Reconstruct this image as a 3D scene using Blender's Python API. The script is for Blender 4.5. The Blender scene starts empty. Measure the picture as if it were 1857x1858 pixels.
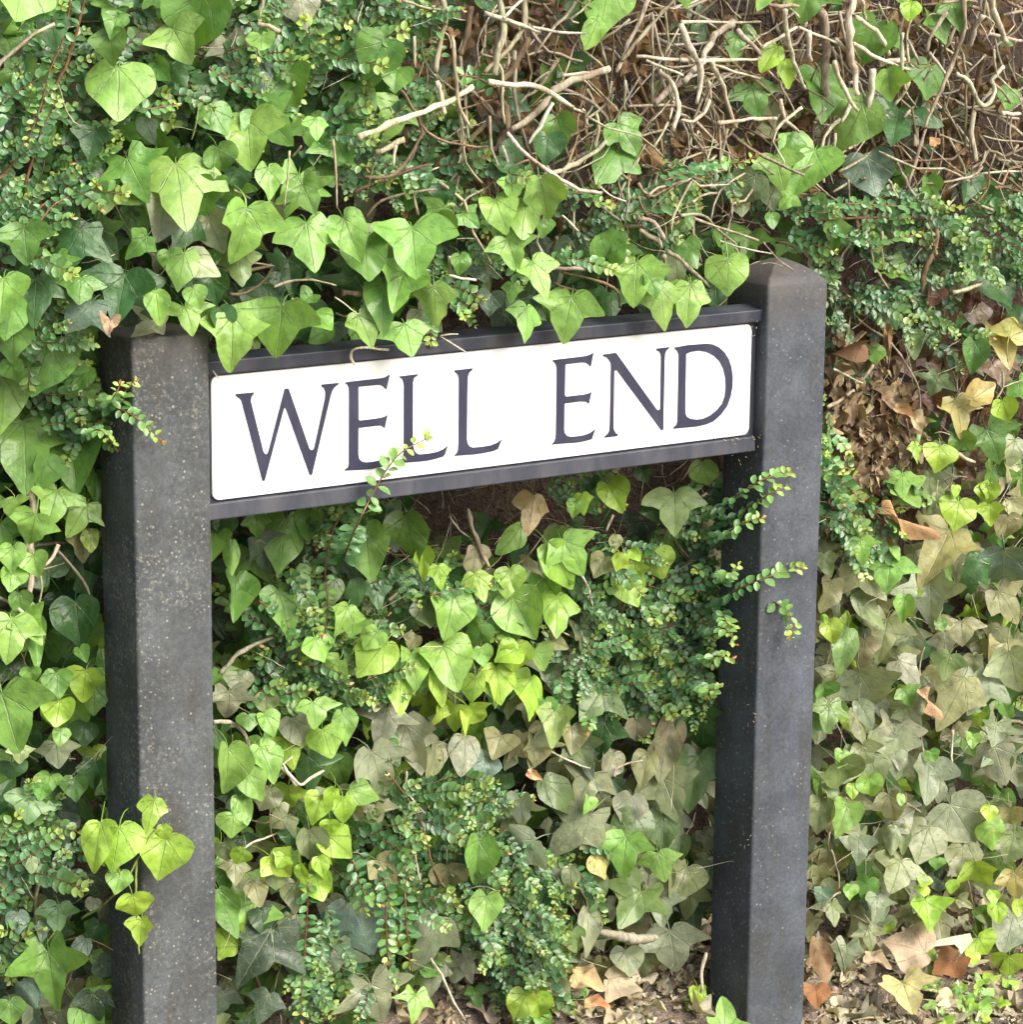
import bpy, bmesh, math, random
from mathutils import Vector, Matrix, noise
random.seed(7)
scene = bpy.context.scene
COL = bpy.data.collections.new('scene_objects'); scene.collection.children.link(COL)
R = math.radians

# ---------------------------------------------------------------- camera
F_PX = 5281.16                                   # focal length in pixels of the 1857 px wide photograph
C_POS = Vector((-1.3832, -2.6162, 0.6413))
C_DIR = Vector((0.54424, 0.81069, -0.21569)).normalized()
C_RGT = Vector((0.8314, -0.5555, 0.0097)); C_RGT = (C_RGT - C_DIR * C_RGT.dot(C_DIR)).normalized()
C_UP = C_RGT.cross(C_DIR)
cam_d = bpy.data.cameras.new('camera'); cam = bpy.data.objects.new('camera', cam_d); COL.objects.link(cam)
cam_d.sensor_width = 36; cam_d.lens = 36 * F_PX / 1857; cam_d.clip_start = .05; cam_d.clip_end = 2000
cam.matrix_world = Matrix.Translation(C_POS) @ Matrix((C_RGT, C_UP, -C_DIR)).transposed().to_4x4()
scene.camera = cam

# ---------------------------------------------------------------- world, sun, exposure
SUN_TO = Vector((0.34, -0.86, 0.86)).normalized()
world = bpy.data.worlds.new('World'); scene.world = world; world.use_nodes = True
wn = world.node_tree.nodes; wl = world.node_tree.links; wn.clear()
sky = wn.new('ShaderNodeTexSky'); sky.sky_type = 'NISHITA'; sky.sun_disc = False
sky.sun_elevation = math.asin(SUN_TO.z); sky.sun_rotation = math.atan2(SUN_TO.x, SUN_TO.y)
sky.air_density = 0.8; sky.dust_density = 5.0; sky.ozone_density = 0.6
bg = wn.new('ShaderNodeBackground'); bg.inputs[1].default_value = 0.15
wo = wn.new('ShaderNodeOutputWorld'); wl.new(sky.outputs[0], bg.inputs[0]); wl.new(bg.outputs[0], wo.inputs[0])
sun_d = bpy.data.lights.new('sun', 'SUN'); sun_d.energy = 1.5; sun_d.angle = R(42); sun_d.color = (.97, .985, .93)
sun = bpy.data.objects.new('sun', sun_d); COL.objects.link(sun)
sun.rotation_euler = SUN_TO.to_track_quat('Z', 'Y').to_euler()
scene.view_settings.view_transform = 'Standard'; scene.view_settings.look = 'None'
scene.view_settings.exposure = 1.08; scene.view_settings.gamma = 1; scene.view_settings.use_curve_mapping = False
scene.cycles.max_bounces = 8; scene.cycles.diffuse_bounces = 4; scene.cycles.transparent_max_bounces = 4

# ---------------------------------------------------------------- helpers
def at(px, py, Y):
    """the point of the vertical plane y = Y that the photograph shows at pixel (px, py)"""
    v = C_DIR * F_PX + C_RGT * (px - 928.5) - C_UP * (py - 929.0)
    return C_POS + v * ((Y - C_POS.y) / v.y)
def mpp(p): return (p - C_POS).dot(C_DIR) / F_PX
def sstep(a, b, x):
    t = max(0., min(1., (x - a) / (b - a))); return t * t * (3 - 2 * t)
def hedge_y(X, Z):
    """front face of the hedge: overhangs the sign, steps back under it, comes forward again to the ground"""
    top = sstep(.11, .19, Z) * (1 - sstep(.60, .72, X)) * (1 - .0 * Z)
    y = .092 * (1 - top) + (-.030) * top
    y -= .05 * sstep(.35, .6, Z) * (1 - top)
    y -= .045 * sstep(-.2, -.7, Z)
    y -= .035 * (1 - sstep(-.16, -.04, X)) * (1 - top)
    y += .018 * noise.noise(Vector((X * 6, Z * 6, 3.3)))
    return y
def on_hedge(px, py, dy=0.):
    Y = .05
    for _ in range(4):
        p = at(px, py, Y); Y = .5 * Y + .5 * (hedge_y(p.x, p.z) + dy)
    return at(px, py, Y)
def link(o, parent=None, loc=None):
    COL.objects.link(o)
    if parent is not None:
        o.parent = parent
    return o
def tag(o, label=None, cat=None, group=None, kind=None):
    if label: o['label'] = label
    if cat: o['category'] = cat
    if group: o['group'] = group
    if kind: o['kind'] = kind
    return o
def empty(name, loc, label, cat, group=None):
    o = bpy.data.objects.new(name, None); o.location = loc; o.empty_display_size = .05
    COL.objects.link(o); return tag(o, label, cat, group)
def place(o, M, parent=None):
    """link o so that its world matrix is M (parents are unrotated empties)"""
    COL.objects.link(o)
    if parent is not None:
        o.parent = parent
        q, T = parent, Vector((0, 0, 0))
        while q is not None:
            T += q.location; q = q.parent
        M = Matrix.Translation(-T) @ M
    o.matrix_basis = M
    return o
def mesh_obj(name, verts, faces, mat, parent=None, smooth=True, uvs=None, tints=None):
    me = bpy.data.meshes.new(name); me.from_pydata([tuple(v) for v in verts], [], faces)
    finish(me, mat, smooth, uvs, tints)
    o = bpy.data.objects.new(name, me)
    return place(o, Matrix.Identity(4), parent)
def finish(me, mat, smooth, uvs=None, tints=None):
    if mat: me.materials.append(mat)
    if smooth: me.polygons.foreach_set('use_smooth', [True] * len(me.polygons))
    n = len(me.vertices)
    if uvs is not None:
        uvl = me.uv_layers.new(name='UVMap'); li = [0] * len(me.loops); me.loops.foreach_get('vertex_index', li)
        flat = []
        for i in li: flat += [uvs[i][0], uvs[i][1]]
        uvl.data.foreach_set('uv', flat)
    a = me.color_attributes.new(name='tint', type='FLOAT_COLOR', domain='POINT')
    if tints is None: a.data.foreach_set('color', [1.] * (4 * n))
    else:
        flat = []
        for t in tints: flat += list(t)
        a.data.foreach_set('color', flat)
    me.update()

# ---------------------------------------------------------------- materials
def new_mat(name):
    m = bpy.data.materials.new(name); m.use_nodes = True; nt = m.node_tree; nt.nodes.clear()
    return m, nt.nodes, nt.links
def mnode(N, L, op, a, b=None, c=None):
    n = N.new('ShaderNodeMath'); n.operation = op
    for i, v in enumerate((a, b, c)):
        if v is None: continue
        if isinstance(v, (int, float)): n.inputs[i].default_value = v
        else: L.new(v, n.inputs[i])
    return n.outputs[0]
def mixc(N, L, f, a, b, mode='MIX'):
    n = N.new('ShaderNodeMix'); n.data_type = 'RGBA'; n.blend_type = mode
    for s, v in ((n.inputs[0], f), (n.inputs[6], a), (n.inputs[7], b)):
        if isinstance(v, (int, float)): s.default_value = v
        elif isinstance(v, tuple): s.default_value = (*v, 1) if len(v) == 3 else v
        else: L.new(v, s)
    return n.outputs[2]
def nz(N, L, vec, scale, detail=3, rough=.55):
    n = N.new('ShaderNodeTexNoise'); n.inputs['Scale'].default_value = scale; n.inputs['Detail'].default_value = detail
    n.inputs['Roughness'].default_value = rough
    if vec is not None: L.new(vec, n.inputs['Vector'])
    return n.outputs[0]
def ramp(N, L, f, stops):
    n = N.new('ShaderNodeValToRGB'); e = n.color_ramp.elements
    while len(e) < len(stops): e.new(.5)
    for k, (p, c) in enumerate(stops):
        e[k].position = p; e[k].color = (*c, 1) if len(c) == 3 else c
    L.new(f, n.inputs[0]); return n.outputs[0]
def tint_nodes(N, L):
    oi = N.new('ShaderNodeObjectInfo'); at_ = N.new('ShaderNodeAttribute'); at_.attribute_name = 'tint'
    c = mixc(N, L, 1.0, oi.outputs['Color'], at_.outputs['Color'], 'MULTIPLY')
    a = mnode(N, L, 'MULTIPLY', oi.outputs['Alpha'], at_.outputs['Alpha'])
    return c, a, oi

def leaf_material(name, veins=True, rough=.42, trans=.28, spec=.45, spots=.5):
    m, N, L = new_mat(name)
    col, vein_a, oi = tint_nodes(N, L)
    geo = N.new('ShaderNodeNewGeometry')
    n1 = nz(N, L, geo.outputs['Position'], 75, 3)
    v = ramp(N, L, n1, [(.28, (.62, .66, .62)), (.5, (1, 1, 1)), (.75, (1.22, 1.18, 1.0))])
    col = mixc(N, L, .8, col, v, 'MULTIPLY')
    n2 = nz(N, L, geo.outputs['Position'], 420, 2, .7)
    sp = ramp(N, L, n2, [(.63, (0, 0, 0)), (.72, (1, 1, 1))])
    n3 = nz(N, L, geo.outputs['Position'], 22, 2)
    sp = mnode(N, L, 'MULTIPLY', sp, ramp(N, L, n3, [(.5, (0, 0, 0)), (.62, (spots, spots, spots))]))
    col = mixc(N, L, sp, col, (.12, .09, .045))
    bump_h = n1
    if veins:
        uv = N.new('ShaderNodeUVMap'); uv.uv_map = 'UVMap'
        s = N.new('ShaderNodeSeparateXYZ'); L.new(uv.outputs[0], s.inputs[0])
        wob = mnode(N, L, 'MULTIPLY', mnode(N, L, 'SUBTRACT', nz(N, L, uv.outputs[0], 5, 1), .5), .10)
        x = mnode(N, L, 'ABSOLUTE', mnode(N, L, 'ADD', s.outputs[0], mnode(N, L, 'MULTIPLY', wob, .6))); y = s.outputs[1]
        best = None
        for ang, wd in ((0, .017), (38, .013), (76, .011), (122, .008)):
            dx, dy = math.sin(R(ang)), math.cos(R(ang))
            along = mnode(N, L, 'ADD', mnode(N, L, 'MULTIPLY', x, dx), mnode(N, L, 'MULTIPLY', y, dy))
            perp = mnode(N, L, 'ABSOLUTE', mnode(N, L, 'SUBTRACT', mnode(N, L, 'MULTIPLY', x, dy), mnode(N, L, 'MULTIPLY', y, dx)))
            if ang: perp = mnode(N, L, 'ABSOLUTE', mnode(N, L, 'ADD', perp, wob))
            w = mnode(N, L, 'SUBTRACT', wd * 1.25, mnode(N, L, 'MULTIPLY', along, wd * .9))
            k = mnode(N, L, 'SUBTRACT', 1., mnode(N, L, 'DIVIDE', perp, mnode(N, L, 'MAXIMUM', w, .003)))
            k = mnode(N, L, 'MULTIPLY', mnode(N, L, 'MAXIMUM', k, 0.), mnode(N, L, 'GREATER_THAN', along, 0.))
            best = k if best is None else mnode(N, L, 'MAXIMUM', best, k)
        # a broken net of small veins, only where the veins are pale
        vn = N.new('ShaderNodeTexVoronoi'); vn.feature = 'DISTANCE_TO_EDGE'; vn.inputs['Scale'].default_value = 6.5; L.new(uv.outputs[0], vn.inputs['Vector'])
        side = mnode(N, L, 'MULTIPLY', mnode(N, L, 'MAXIMUM', mnode(N, L, 'SUBTRACT', 1., mnode(N, L, 'DIVIDE', vn.outputs['Distance'], .035)), 0.), .28)
        side = mnode(N, L, 'MULTIPLY', side, mnode(N, L, 'GREATER_THAN', vein_a, .45))
        best = mnode(N, L, 'MAXIMUM', best, side)
        vf = mnode(N, L, 'MULTIPLY', mnode(N, L, 'MINIMUM', mnode(N, L, 'MULTIPLY', best, 1.6), 1.), vein_a)
        veincol = mixc(N, L, .75, col, (.30, .36, .20))
        col = mixc(N, L, vf, col, veincol)
        bump_h = mnode(N, L, 'SUBTRACT', n1, mnode(N, L, 'MULTIPLY', best, .35))
    if name == 'dry_leaf': col = mixc(N, L, 1., col, (.97, 1.03, .88), 'MULTIPLY')
    p = N.new('ShaderNodeBsdfPrincipled'); L.new(col, p.inputs['Base Color'])
    rn = mnode(N, L, 'ADD', mnode(N, L, 'MULTIPLY', n3, .25), rough - .1)
    L.new(rn, p.inputs['Roughness']); p.inputs['Specular IOR Level'].default_value = spec
    b = N.new('ShaderNodeBump'); b.inputs['Strength'].default_value = .8; b.inputs['Distance'].default_value = .0025
    L.new(bump_h, b.inputs['Height']); L.new(b.outputs[0], p.inputs['Normal'])
    t = N.new('ShaderNodeBsdfTranslucent'); L.new(mixc(N, L, 1., col, (1.35, 1.25, .55), 'MULTIPLY'), t.inputs['Color'])
    ms = N.new('ShaderNodeMixShader'); ms.inputs[0].default_value = trans
    L.new(p.outputs[0], ms.inputs[1]); L.new(t.outputs[0], ms.inputs[2])
    o = N.new('ShaderNodeOutputMaterial'); L.new(ms.outputs[0], o.inputs[0])
    return m
M_LEAF = leaf_material('ivy_leaf', rough=.36, spec=.5)
M_SMALL = leaf_material('small_glossy_leaf', veins=False, rough=.30, trans=.22, spec=.6, spots=.1)
M_DEAD = leaf_material('dry_leaf', veins=True, rough=.75, trans=.12, spec=.2, spots=.9)

def bark_material():
    m, N, L = new_mat('dry_bark')
    col, a, oi = tint_nodes(N, L)
    geo = N.new('ShaderNodeNewGeometry'); mp = N.new('ShaderNodeMapping'); L.new(geo.outputs['Position'], mp.inputs[0])
    mp.inputs['Scale'].default_value = (1, 1, .25)
    n1 = nz(N, L, mp.outputs[0], 260, 4, .65); n2 = nz(N, L, geo.outputs['Position'], 28, 2)
    col = mixc(N, L, 1., col, ramp(N, L, n1, [(.3, (.45, .42, .40)), (.5, (.95, .95, .95)), (.72, (1.3, 1.27, 1.22))]), 'MULTIPLY')
    col = mixc(N, L, 1., col, ramp(N, L, n2, [(.35, (.62, .58, .54)), (.6, (1.1, 1.1, 1.1))]), 'MULTIPLY')
    col = mixc(N, L, 1., col, (.95, 1.02, .90), 'MULTIPLY')
    p = N.new('ShaderNodeBsdfPrincipled'); L.new(col, p.inputs['Base Color']); p.inputs['Roughness'].default_value = .8
    p.inputs['Specular IOR Level'].default_value = .25
    b = N.new('ShaderNodeBump'); b.inputs['Strength'].default_value = .8; b.inputs['Distance'].default_value = .0015
    L.new(n1, b.inputs['Height']); L.new(b.outputs[0], p.inputs['Normal'])
    o = N.new('ShaderNodeOutputMaterial'); L.new(p.outputs[0], o.inputs[0]); return m
M_BARK = bark_material()

def post_material(name, base, brown, speck, seed):
    m, N, L = new_mat(name)
    geo = N.new('ShaderNodeNewGeometry'); off = N.new('ShaderNodeVectorMath'); off.operation = 'ADD'
    off.inputs[1].default_value = (seed, seed * .7, seed * 1.3); L.new(geo.outputs['Position'], off.inputs[0]); V = off.outputs[0]
    mp = N.new('ShaderNodeMapping'); mp.inputs['Scale'].default_value = (1, 1, .22); L.new(V, mp.inputs[0])
    streak = nz(N, L, mp.outputs[0], 38, 4, .6); blotch = nz(N, L, V, 14, 4, .6); fine = nz(N, L, V, 260, 4, .75)
    c = mixc(N, L, ramp(N, L, blotch, [(.38, (0, 0, 0)), (.66, (1, 1, 1))]), base, tuple(b * 1.75 for b in base))
    c = mixc(N, L, mnode(N, L, 'MULTIPLY', ramp(N, L, streak, [(.48, (0, 0, 0)), (.66, (1, 1, 1))]), .7), c, brown)
    c = mixc(N, L, 1., c, ramp(N, L, fine, [(.3, (.68, .68, .68)), (.7, (1.35, 1.35, 1.35))]), 'MULTIPLY')
    # pale pits and lichen specks, thicker in patches
    vo = N.new('ShaderNodeTexVoronoi'); vo.inputs['Scale'].default_value = 190; L.new(V, vo.inputs['Vector'])
    dot = ramp(N, L, mnode(N, L, 'ADD', vo.outputs['Distance'], mnode(N, L, 'MULTIPLY', mnode(N, L, 'SUBTRACT', fine, .5), .9)), [(.08, (1, 1, 1)), (.30, (0, 0, 0))])
    sepc = N.new('ShaderNodeSeparateColor'); L.new(vo.outputs['Color'], sepc.inputs[0])
    patch = ramp(N, L, nz(N, L, V, 9, 3, .7), [(.36, (.04, .04, .04)), (.60, (speck, speck, speck))])
    on = mnode(N, L, 'LESS_THAN', sepc.outputs[0], patch)
    f = mnode(N, L, 'MULTIPLY', mnode(N, L, 'MULTIPLY', dot, on), mnode(N, L, 'ADD', mnode(N, L, 'MULTIPLY', sepc.outputs[1], .6), .25))
    c = mixc(N, L, f, c, (.33, .32, .28))
    sm = nz(N, L, V, 170, 4, .75)
    sz = N.new('ShaderNodeSeparateXYZ'); L.new(geo.outputs['Position'], sz.inputs[0])
    cap = mnode(N, L, 'ADD', mnode(N, L, 'MULTIPLY', sz.outputs[2], 9.), mnode(N, L, 'MULTIPLY', mnode(N, L, 'SUBTRACT', blotch, .5), 1.6))
    cap = ramp(N, L, mnode(N, L, 'SUBTRACT', cap, 1.05), [(.0, (0, 0, 0)), (.75, (.8, .8, .8))])
    c = mixc(N, L, cap, c, (.070, .058, .046))
    ft = ramp(N, L, mnode(N, L, 'ADD', mnode(N, L, 'MULTIPLY', sz.outputs[2], -4.), mnode(N, L, 'MULTIPLY', mnode(N, L, 'SUBTRACT', blotch, .5), 1.5)), [(.0, (0, 0, 0)), (.35, (0, 0, 0)), (1., (.45, .45, .45))]) if False else None
    f2 = mnode(N, L, 'MULTIPLY', ramp(N, L, sm, [(.53, (0, 0, 0)), (.63, (1, 1, 1))]), mnode(N, L, 'MULTIPLY', patch, .8))
    c = mixc(N, L, f2, c, (.21, .21, .17))
    p = N.new('ShaderNodeBsdfPrincipled'); L.new(c, p.inputs['Base Color']); p.inputs['Roughness'].default_value = .62
    p.inputs['Specular IOR Level'].default_value = .35
    b = N.new('ShaderNodeBump'); b.inputs['Strength'].default_value = .5; b.inputs['Distance'].default_value = .0012
    h = mnode(N, L, 'ADD', mnode(N, L, 'MULTIPLY', fine, .5), mnode(N, L, 'SUBTRACT', blotch, mnode(N, L, 'MULTIPLY', f, 1.5)))
    L.new(h, b.inputs['Height']); L.new(b.outputs[0], p.inputs['Normal'])
    o = N.new('ShaderNodeOutputMaterial'); L.new(p.outputs[0], o.inputs[0]); return m

def paint_material(name, base, dirt, rough, damt=.5, scale=30, streak=True):
    m, N, L = new_mat(name)
    geo = N.new('ShaderNodeNewGeometry'); mp = N.new('ShaderNodeMapping'); L.new(geo.outputs['Position'], mp.inputs[0])
    mp.inputs['Scale'].default_value = (1, 1, .35) if streak else (1, 1, 1)
    n1 = nz(N, L, mp.outputs[0], scale, 5, .65); n2 = nz(N, L, geo.outputs['Position'], 300, 2)
    c = mixc(N, L, mnode(N, L, 'MULTIPLY', ramp(N, L, n1, [(.45, (0, 0, 0)), (.75, (1, 1, 1))]), damt), base, dirt)
    sp = mnode(N, L, 'MULTIPLY', ramp(N, L, n2, [(.70, (0, 0, 0)), (.76, (1, 1, 1))]), damt * .8)
    c = mixc(N, L, sp, c, dirt)
    p = N.new('ShaderNodeBsdfPrincipled'); L.new(c, p.inputs['Base Color'])
    L.new(mnode(N, L, 'ADD', mnode(N, L, 'MULTIPLY', n1, .3), rough - .15), p.inputs['Roughness'])
    b = N.new('ShaderNodeBump'); b.inputs['Strength'].default_value = .25; b.inputs['Distance'].default_value = .001
    L.new(n1, b.inputs['Height']); L.new(b.outputs[0], p.inputs['Normal'])
    o = N.new('ShaderNodeOutputMaterial'); L.new(p.outputs[0], o.inputs[0]); return m
M_POST_L = post_material('black_post_speckled', (.051, .058, .060), (.052, .052, .046), .9, 1.3)
M_POST_R = post_material('black_post_clean', (.046, .054, .064), (.050, .051, .048), .22, 4.1)
M_FRAME = paint_material('navy_black_frame', (.026, .031, .046), (.12, .12, .12), .5, .5, 24)
M_PLATE = paint_material('white_sign_face', (.77, .79, .765), (.55, .53, .42), .35, .45, 16)
M_LETTER = paint_material('navy_lettering', (.022, .024, .050), (.06, .06, .09), .45, .4, 40)

def earth_material(name, a, b_, scale):
    m, N, L = new_mat(name)
    geo = N.new('ShaderNodeNewGeometry')
    n1 = nz(N, L, geo.outputs['Position'], scale, 6, .7); n2 = nz(N, L, geo.outputs['Position'], scale * 9, 3, .7)
    c = mixc(N, L, ramp(N, L, n1, [(.3, (0, 0, 0)), (.7, (1, 1, 1))]), a, b_)
    c = mixc(N, L, 1., c, ramp(N, L, n2, [(.3, (.5, .5, .5)), (.7, (1.5, 1.45, 1.4))]), 'MULTIPLY')
    p = N.new('ShaderNodeBsdfPrincipled'); L.new(c, p.inputs['Base Color']); p.inputs['Roughness'].default_value = .95
    b = N.new('ShaderNodeBump'); b.inputs['Strength'].default_value = 1.; b.inputs['Distance'].default_value = .01
    L.new(n2, b.inputs['Height']); L.new(b.outputs[0], p.inputs['Normal'])
    o = N.new('ShaderNodeOutputMaterial'); L.new(p.outputs[0], o.inputs[0]); return m
M_SOIL = earth_material('ground_soil', (.12, .092, .070), (.27, .225, .185), 16)
M_HEDGE_BACK = earth_material('dark_hedge_backing', (.03, .021, .016), (.085, .058, .042), 11)  # dark brown puts the shade of the hedge interior into the colour

# ---------------------------------------------------------------- the setting
def ground_z(X, Y):
    z = -.766 - .10 * (max(.42, min(4, X)) - .76)
    z += .50 * max(0., min(.35, Y + .0)) 
    if abs(X) < 3 and abs(Y) < 2.5:
        z += .012 * noise.noise(Vector((X * 9, Y * 9, 0))) + .006 * noise.noise(Vector((X * 31, Y * 31, 5)))
    return z
def axis(lo, hi, step, far):
    a = []; x = lo
    while x <= hi + 1e-6: a.append(x); x += step
    d = step
    pre, post = [], []
    x0, x1 = lo, hi
    while x1 < far: d *= 1.7; x1 += d; post.append(x1); x0 -= d; pre.append(x0)
    return pre[::-1] + a + post
gx = axis(-1.0, 2.2, .03, 300); gy = axis(-1.2, .5, .03, 300)
gv = [(x, y, ground_z(x, y)) for y in gy for x in gx]
gf = [(j * len(gx) + i, j * len(gx) + i + 1, (j + 1) * len(gx) + i + 1, (j + 1) * len(gx) + i)
      for j in range(len(gy) - 1) for i in range(len(gx) - 1)]
tag(mesh_obj('ground', gv, gf, M_SOIL), kind='structure')
bv, bf = [], []; nx, nz_ = 90, 60
for j in range(nz_ + 1):
    for i in range(nx + 1):
        X = -1.6 + 4.4 * i / nx; Z = -1.25 + 2.2 * j / nz_
        bv.append((X, hedge_y(X, Z) * .4 + .27 + .05 * noise.noise(Vector((X * 5, Z * 5, 9))) + .02 * noise.noise(Vector((X * 22, Z * 22, 2))), Z))
k0 = len(bv)
for i in range(nx + 1): bv.append((-1.6 + 4.4 * i / nx, 1.1, .95))
for i in range(nx + 1): bv.append((-1.6 + 4.4 * i / nx, 1.2, -1.25))
for j in range(nz_):
    for i in range(nx): a = j * (nx + 1) + i; bf.append((a, a + 1, a + nx + 2, a + nx + 1))
for i in range(nx):
    a = nz_ * (nx + 1) + i; b = k0 + i; bf.append((a, a + 1, b + 1, b)); c = k0 + nx + 1 + i; bf.append((b, b + 1, c + 1, c))
tag(mesh_obj('hedge_backing', bv, bf, M_HEDGE_BACK), kind='structure')  # added backing sheet, standing in for the shaded inside of the hedge

# ---------------------------------------------------------------- the street sign
sign = empty('street_name_sign', (.355, .02, -.75), 'white street name sign reading WELL END on black frame between two black posts', 'street sign')
PH, PW = .13, .7057
def box_bm(bm, x0, x1, y0, y1, z0, z1, bev=0.):
    r = bmesh.ops.create_cube(bm, size=1)
    for v in r['verts']:
        v.co = Vector(((x0 + x1) / 2 + v.co.x * (x1 - x0), (y0 + y1) / 2 + v.co.y * (y1 - y0), (z0 + z1) / 2 + v.co.z * (z1 - z0)))
    if bev:
        es = list({e for v in r['verts'] for e in v.link_edges})
        bmesh.ops.bevel(bm, geom=es, offset=bev, segments=3, profile=.5, affect='EDGES')
def bm_obj(name, bm, mat, parent, smooth=False):
    me = bpy.data.meshes.new(name); bm.normal_update(); bm.to_mesh(me); bm.free(); finish(me, mat, smooth)
    o = bpy.data.objects.new(name, me); return place(o, Matrix.Identity(4), parent)
def post(x0, x1, y0, y1, ztop, apex, zbot, mat, seed):
    """square post with softened edges, a low weathered top and slightly uneven faces"""
    bm = bmesh.new(); r = .0034; n = 5; ring = []
    corners = ((x0 + r, y0 + r, 180), (x1 - r, y0 + r, 270), (x1 - r, y1 - r, 0), (x0 + r, y1 - r, 90))
    prof = []
    for cx, cy, a0 in corners:
        for k in range(n):
            a = R(a0 + 90 * k / (n - 1)); prof.append((cx + r * math.cos(a), cy + r * math.sin(a)))
    mx, my = (x0 + x1) / 2, (y0 + y1) / 2
    levels = [(zbot + (ztop - zbot) * k / 60, 1.) for k in range(61)]
    levels += [(ztop + min(.0025, apex * .3), .97), (ztop + apex * .36, .82), (ztop + apex * .68, .50), (ztop + apex * .92, .16)]
    prev = None
    for z, s in levels:
        cur = []
        for (x, y) in prof:
            w = .0008 * noise.noise(Vector((x * 30 + seed, y * 30, z * 22)))
            cur.append(bm.verts.new((mx + (x - mx) * s + w, my + (y - my) * s + w, z + (1 - s) * .002)))
        if prev:
            for k in range(len(cur)):
                bm.faces.new((prev[k], prev[(k + 1) % len(cur)], cur[(k + 1) % len(cur)], cur[k]))
        prev = cur
    top = bm.verts.new((mx, my, ztop + apex))
    for k in range(len(prev)): bm.faces.new((prev[k], prev[(k + 1) % len(prev)], top))
    o = bm_obj('post', bm, mat, sign, True)
    return o
pl = post(-.0971, -.0095, -.0156, .0634, 0.1765, .006, -.95, M_POST_L, 0.)
pl['label'] = 'nearer black post with pale lichen specks'
pr = post(.7163, .8058, -.0149, .0622, 0.1735, .027, -1.0, M_POST_R, 5.)
pr['label'] = 'farther black post with a smoother blue black face'
def zt(py, px=700): return at(px, py, 0).z
# backing board, top rail with a sloping weathered ledge, bottom rail
bm = bmesh.new(); box_bm(bm, -.0092, .7160, .004, .022, -.0180, PH + .0150, .001); bm_obj('backing_board', bm, M_FRAME, sign)
def rail(name, prof, x0, x1):
    bm = bmesh.new(); a = [bm.verts.new((x0, y, z)) for y, z in prof]; b = [bm.verts.new((x1, y, z)) for y, z in prof]
    n = len(prof)
    for k in range(n): bm.faces.new((a[k], b[k], b[(k + 1) % n], a[(k + 1) % n]))
    bm.faces.new(a[::-1]); bm.faces.new(b)
    es = [e for e in bm.edges if abs(e.verts[0].co.x - e.verts[1].co.x) > .1]
    bmesh.ops.bevel(bm, geom=es, offset=.0014, segments=3, profile=.5, affect='EDGES')
    bmesh.ops.recalc_face_normals(bm, faces=bm.faces)
    return bm_obj(name, bm, M_FRAME, sign)
rail('top_rail', [(.0036, PH + .0022), (-.0050, PH + .0022), (-.0062, PH + .0165), (.0235, PH + .0205), (.0235, PH + .0185), (.0036, PH + .0175)], -.0089, .7159)
rail('bottom_rail', [(.0036, -.0022), (-.0052, -.0022), (-.0066, -.0195), (.0235, -.0215), (.0235, -.0186), (.0036, -.0186)], -.0088, .7105)
# white plate with rounded corners
def plate():
    r = .0075; pts = []
    x0, x1, z0, z1 = .0004, PW, 0., PH
    for cx, cz, a0 in ((x1 - r, z0 + r, -90), (x1 - r, z1 - r, 0), (x0 + r, z1 - r, 90), (x0 + r, z0 + r, 180)):
        for k in range(7): a = R(a0 + 15 * k); pts.append((cx + r * math.cos(a), cz + r * math.sin(a)))
    bm = bmesh.new(); a = [bm.verts.new((x, 0, z)) for x, z in pts]; b = [bm.verts.new((x, .0038, z)) for x, z in pts]; n = len(a)
    f = bm.faces.new(a); bm.faces.new(b[::-1])
    for k in range(n): bm.faces.new((a[(k + 1) % n], a[k], b[k], b[(k + 1) % n]))
    bmesh.ops.bevel(bm, geom=list(f.edges), offset=.0007, segments=2, profile=.5, affect='EDGES')
    bmesh.ops.recalc_face_normals(bm, faces=bm.faces)
    return bm_obj('name_plate', bm, M_PLATE, sign)
name_plate = plate()
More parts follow.
